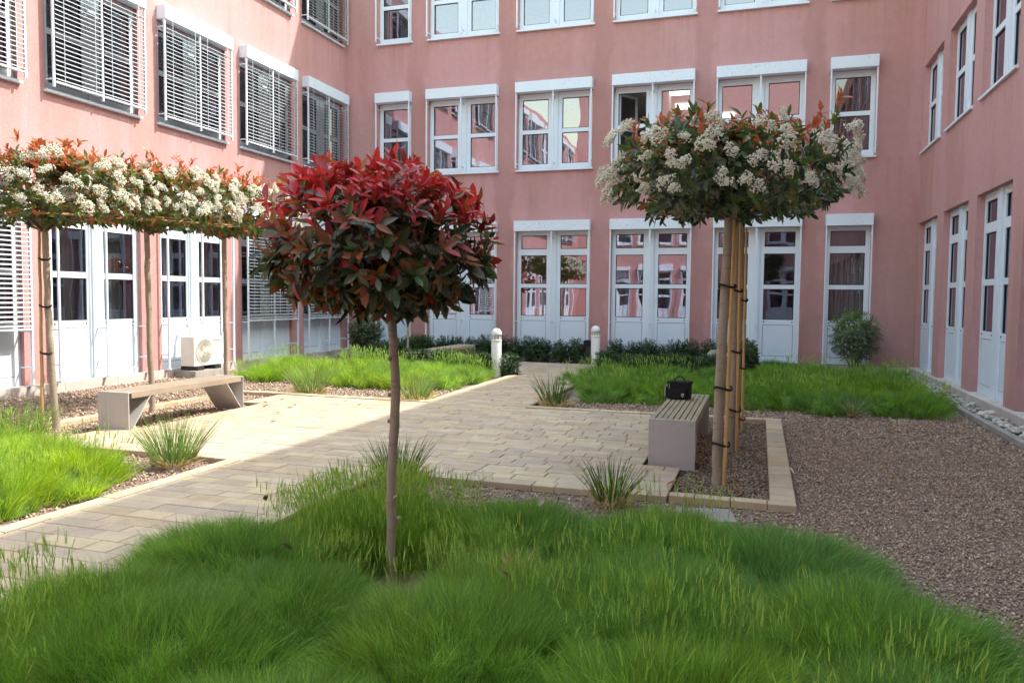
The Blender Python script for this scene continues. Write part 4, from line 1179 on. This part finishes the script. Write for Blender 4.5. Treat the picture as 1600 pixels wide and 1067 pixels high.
# ------------------------------------------------------------------ bollards, bin, slab
def bollard(x, y, label):
    t_ = thing('bollard', (x, y, 0), label, 'bollard', 'white bollard lights')
    r_ = .105
    mb = MB(); mb.lathe([(r_, -.04), (r_, .70), (r_ * .98, .705)], 28); mb.put('post', M['bollard'], t_)
    mb = MB(); mb.lathe([(r_ * .98, .702), (r_ * 1.04, .706), (r_ * 1.04, .745), (r_ * .96, .748)], 28); mb.put('collar', M['bollard'], t_)
    mb = MB(); mb.lathe([(r_ * .90, .745), (r_ * .90, .835)], 28)
    for k in range(10):
        a = 2 * math.pi * k / 10; mb.box((r_ * .93 * math.cos(a) - .006, r_ * .93 * math.sin(a) - .006, .745), (r_ * .93 * math.cos(a) + .006, r_ * .93 * math.sin(a) + .006, .838), 1)
    mb.put('lens', [M['creamdark'], M['bollard']], t_)
    mb = MB(); mb.lathe([(r_ * .9, .832), (r_ * 1.03, .834), (r_ * 1.03, .86)] + [(r_ * 1.03 * math.cos(a), .86 + .115 * math.sin(a)) for a in [i * math.pi / 20 for i in range(1, 11)]], 28); mb.put('cap', M['bollard'], t_)
bollard(-5.12, 15.02, 'white domed bollard light at the edge of the sunlit grass')
bollard(-3.61, 17.75, 'white domed bollard light standing in shade beside the black bin')

bn = thing('waste_bin', (-3.98, 18.9, 0), 'small black bin with a dark bag over its edge behind the bollard', 'bin')
mb = MB(); mb.poly([(-.10, -.10, 0), (.10, -.10, 0), (.10, .10, 0), (-.10, .10, 0), (-.13, -.13, .5), (.13, -.13, .5), (.13, .13, .5), (-.13, .13, .5)], [(0, 3, 2, 1), (4, 5, 6, 7), (0, 1, 5, 4), (1, 2, 6, 5), (2, 3, 7, 6), (3, 0, 4, 7)]); mb.put('body', M['blackgrey'], bn)
mb = MB(); mb.box((-.14, -.14, .42), (.14, .14, .57)); mb.put('lid', M['black'], bn, bevel=.02)
mb = MB(); mb.lathe([(.001, .47), (.05, .45), (.085, .38), (.07, .31), (.001, .28)], 12, (-.16, -.1)); mb.put('bag', M['black'], bn)
mb = MB(); mb.box((-.2, -.15, -.02), (.2, .15, .045)); sb = mb.put('stone_slab', M['kerb'], None, (-.33, 5.72, 0), (R(3), 0, R(12)), bevel=.012)
tag(sb, 'flat pale stone slab half sunk at the back edge of the front grass', 'stone slab')

# ------------------------------------------------------------------ fallen leaves
FL = [amesh('fallen_leaf', *leaf_shape(.45, f_, c_), [PAL[p_]], None, None, True) for f_, c_, p_ in ((.6, .3, 'bronze'), (.4, -.3, 'orange'), (.8, .4, 'crimson'), (.5, .2, 'orange'))]
DRY = [amesh('fallen_leaf', *leaf_shape(.55, .7, .4), [M['petal']], None, None, True), amesh('fallen_leaf', *leaf_shape(.5, .5, .3), [M['slatwood_pale']], None, None, True)]
spots = [(-6.85, 9.7), (-6.7, 9.35), (-6.4, 9.75), (-6.35, 9.45), (-5.9, 10.3), (-6.1, 8.9), (-5.5, 9.9), (-6.9, 10.2), (-5.75, 8.3), (-6.5, 7.6)]
for (x, yy) in spots:
    o = put('fallen_leaf', random.choice(FL), None, (x, yy, .022), (random.uniform(-.3, .3), random.uniform(-.3, .3), random.uniform(0, 6.28))); o.scale = (.085,) * 3
    tag(o, 'small curled reddish leaf lying on the sunlit paving near the bench', 'fallen leaf', 'fallen leaves on the sunlit paving')
for (x, yy) in [(-4.2, 11.9), (-4.5, 12.4), (-3.9, 9.8), (-3.6, 9.1), (-4.3, 10.1), (-2.6, 8.9), (-3.9, 11.2), (-2.2, 7.3)]:
    o = put('fallen_leaf', random.choice(FL), None, (x, yy, .022), (random.uniform(-.3, .3), random.uniform(-.3, .3), random.uniform(0, 6.28))); o.scale = (.06,) * 3
    tag(o, 'small dry brown leaf lying on the shaded path paving', 'fallen leaf', 'fallen leaves on the shaded path')
for (x, yy, c_, lb) in [(-.72, 6.62, 0, 'curled dark brown leaf on the paving corner by the shaded bench'), (-.1, 6.75, 1, 'orange leaf on the dark gravel under the staked tree'), (-.45, 6.12, 3, 'small orange leaf on the gravel by the border stones'), (1.2, 7.7, 3, 'orange leaf lying alone on the open brown gravel')]:
    o = put('fallen_leaf', FL[c_], None, (x, yy, .02 if c_ == 0 else -.012), (.2, .1, random.uniform(0, 6))); o.scale = (.11,) * 3; tag(o, lb, 'fallen leaf')
for (x, yy) in [(1.5, 6.3), (.8, 8.6), (1.9, 9.4), (.55, 5.9), (2.2, 7.2), (1.1, 10.6), (2.4, 5.4), (1.7, 11.3)]:
    o = put('fallen_leaf', random.choice(FL + DRY), None, (x, yy, -.012), (random.uniform(-.4, .4), random.uniform(-.4, .4), random.uniform(0, 6.28))); o.scale = (random.uniform(.05, .09),) * 3
    tag(o, 'small dry leaf scrap on the open brown gravel', 'fallen leaf', 'leaf scraps on the gravel')
for (x, yy, z, k, lb) in [(-1.05, 3.35, .30, 1, 'curled tan leaf lying low in the front grass'), (-1.25, 4.5, .33, 1, 'pale dry leaf caught in the grass right of the red tree trunk'), (-2.95, 4.15, .30, 1, 'dry tan leaf caught on the grass mound by the path'), (.35, 7.6, -.01, 0, 'white petal scrap on the gravel beside the border stones'), (-2.2, 3.3, .33, 1, 'round pale leaf lying in the grass before the red tree')]:
    o = put('fallen_leaf', DRY[k], None, (x, yy, z), (.5, .3, random.uniform(0, 6))); o.scale = (.07,) * 3; tag(o, lb, 'fallen leaf')
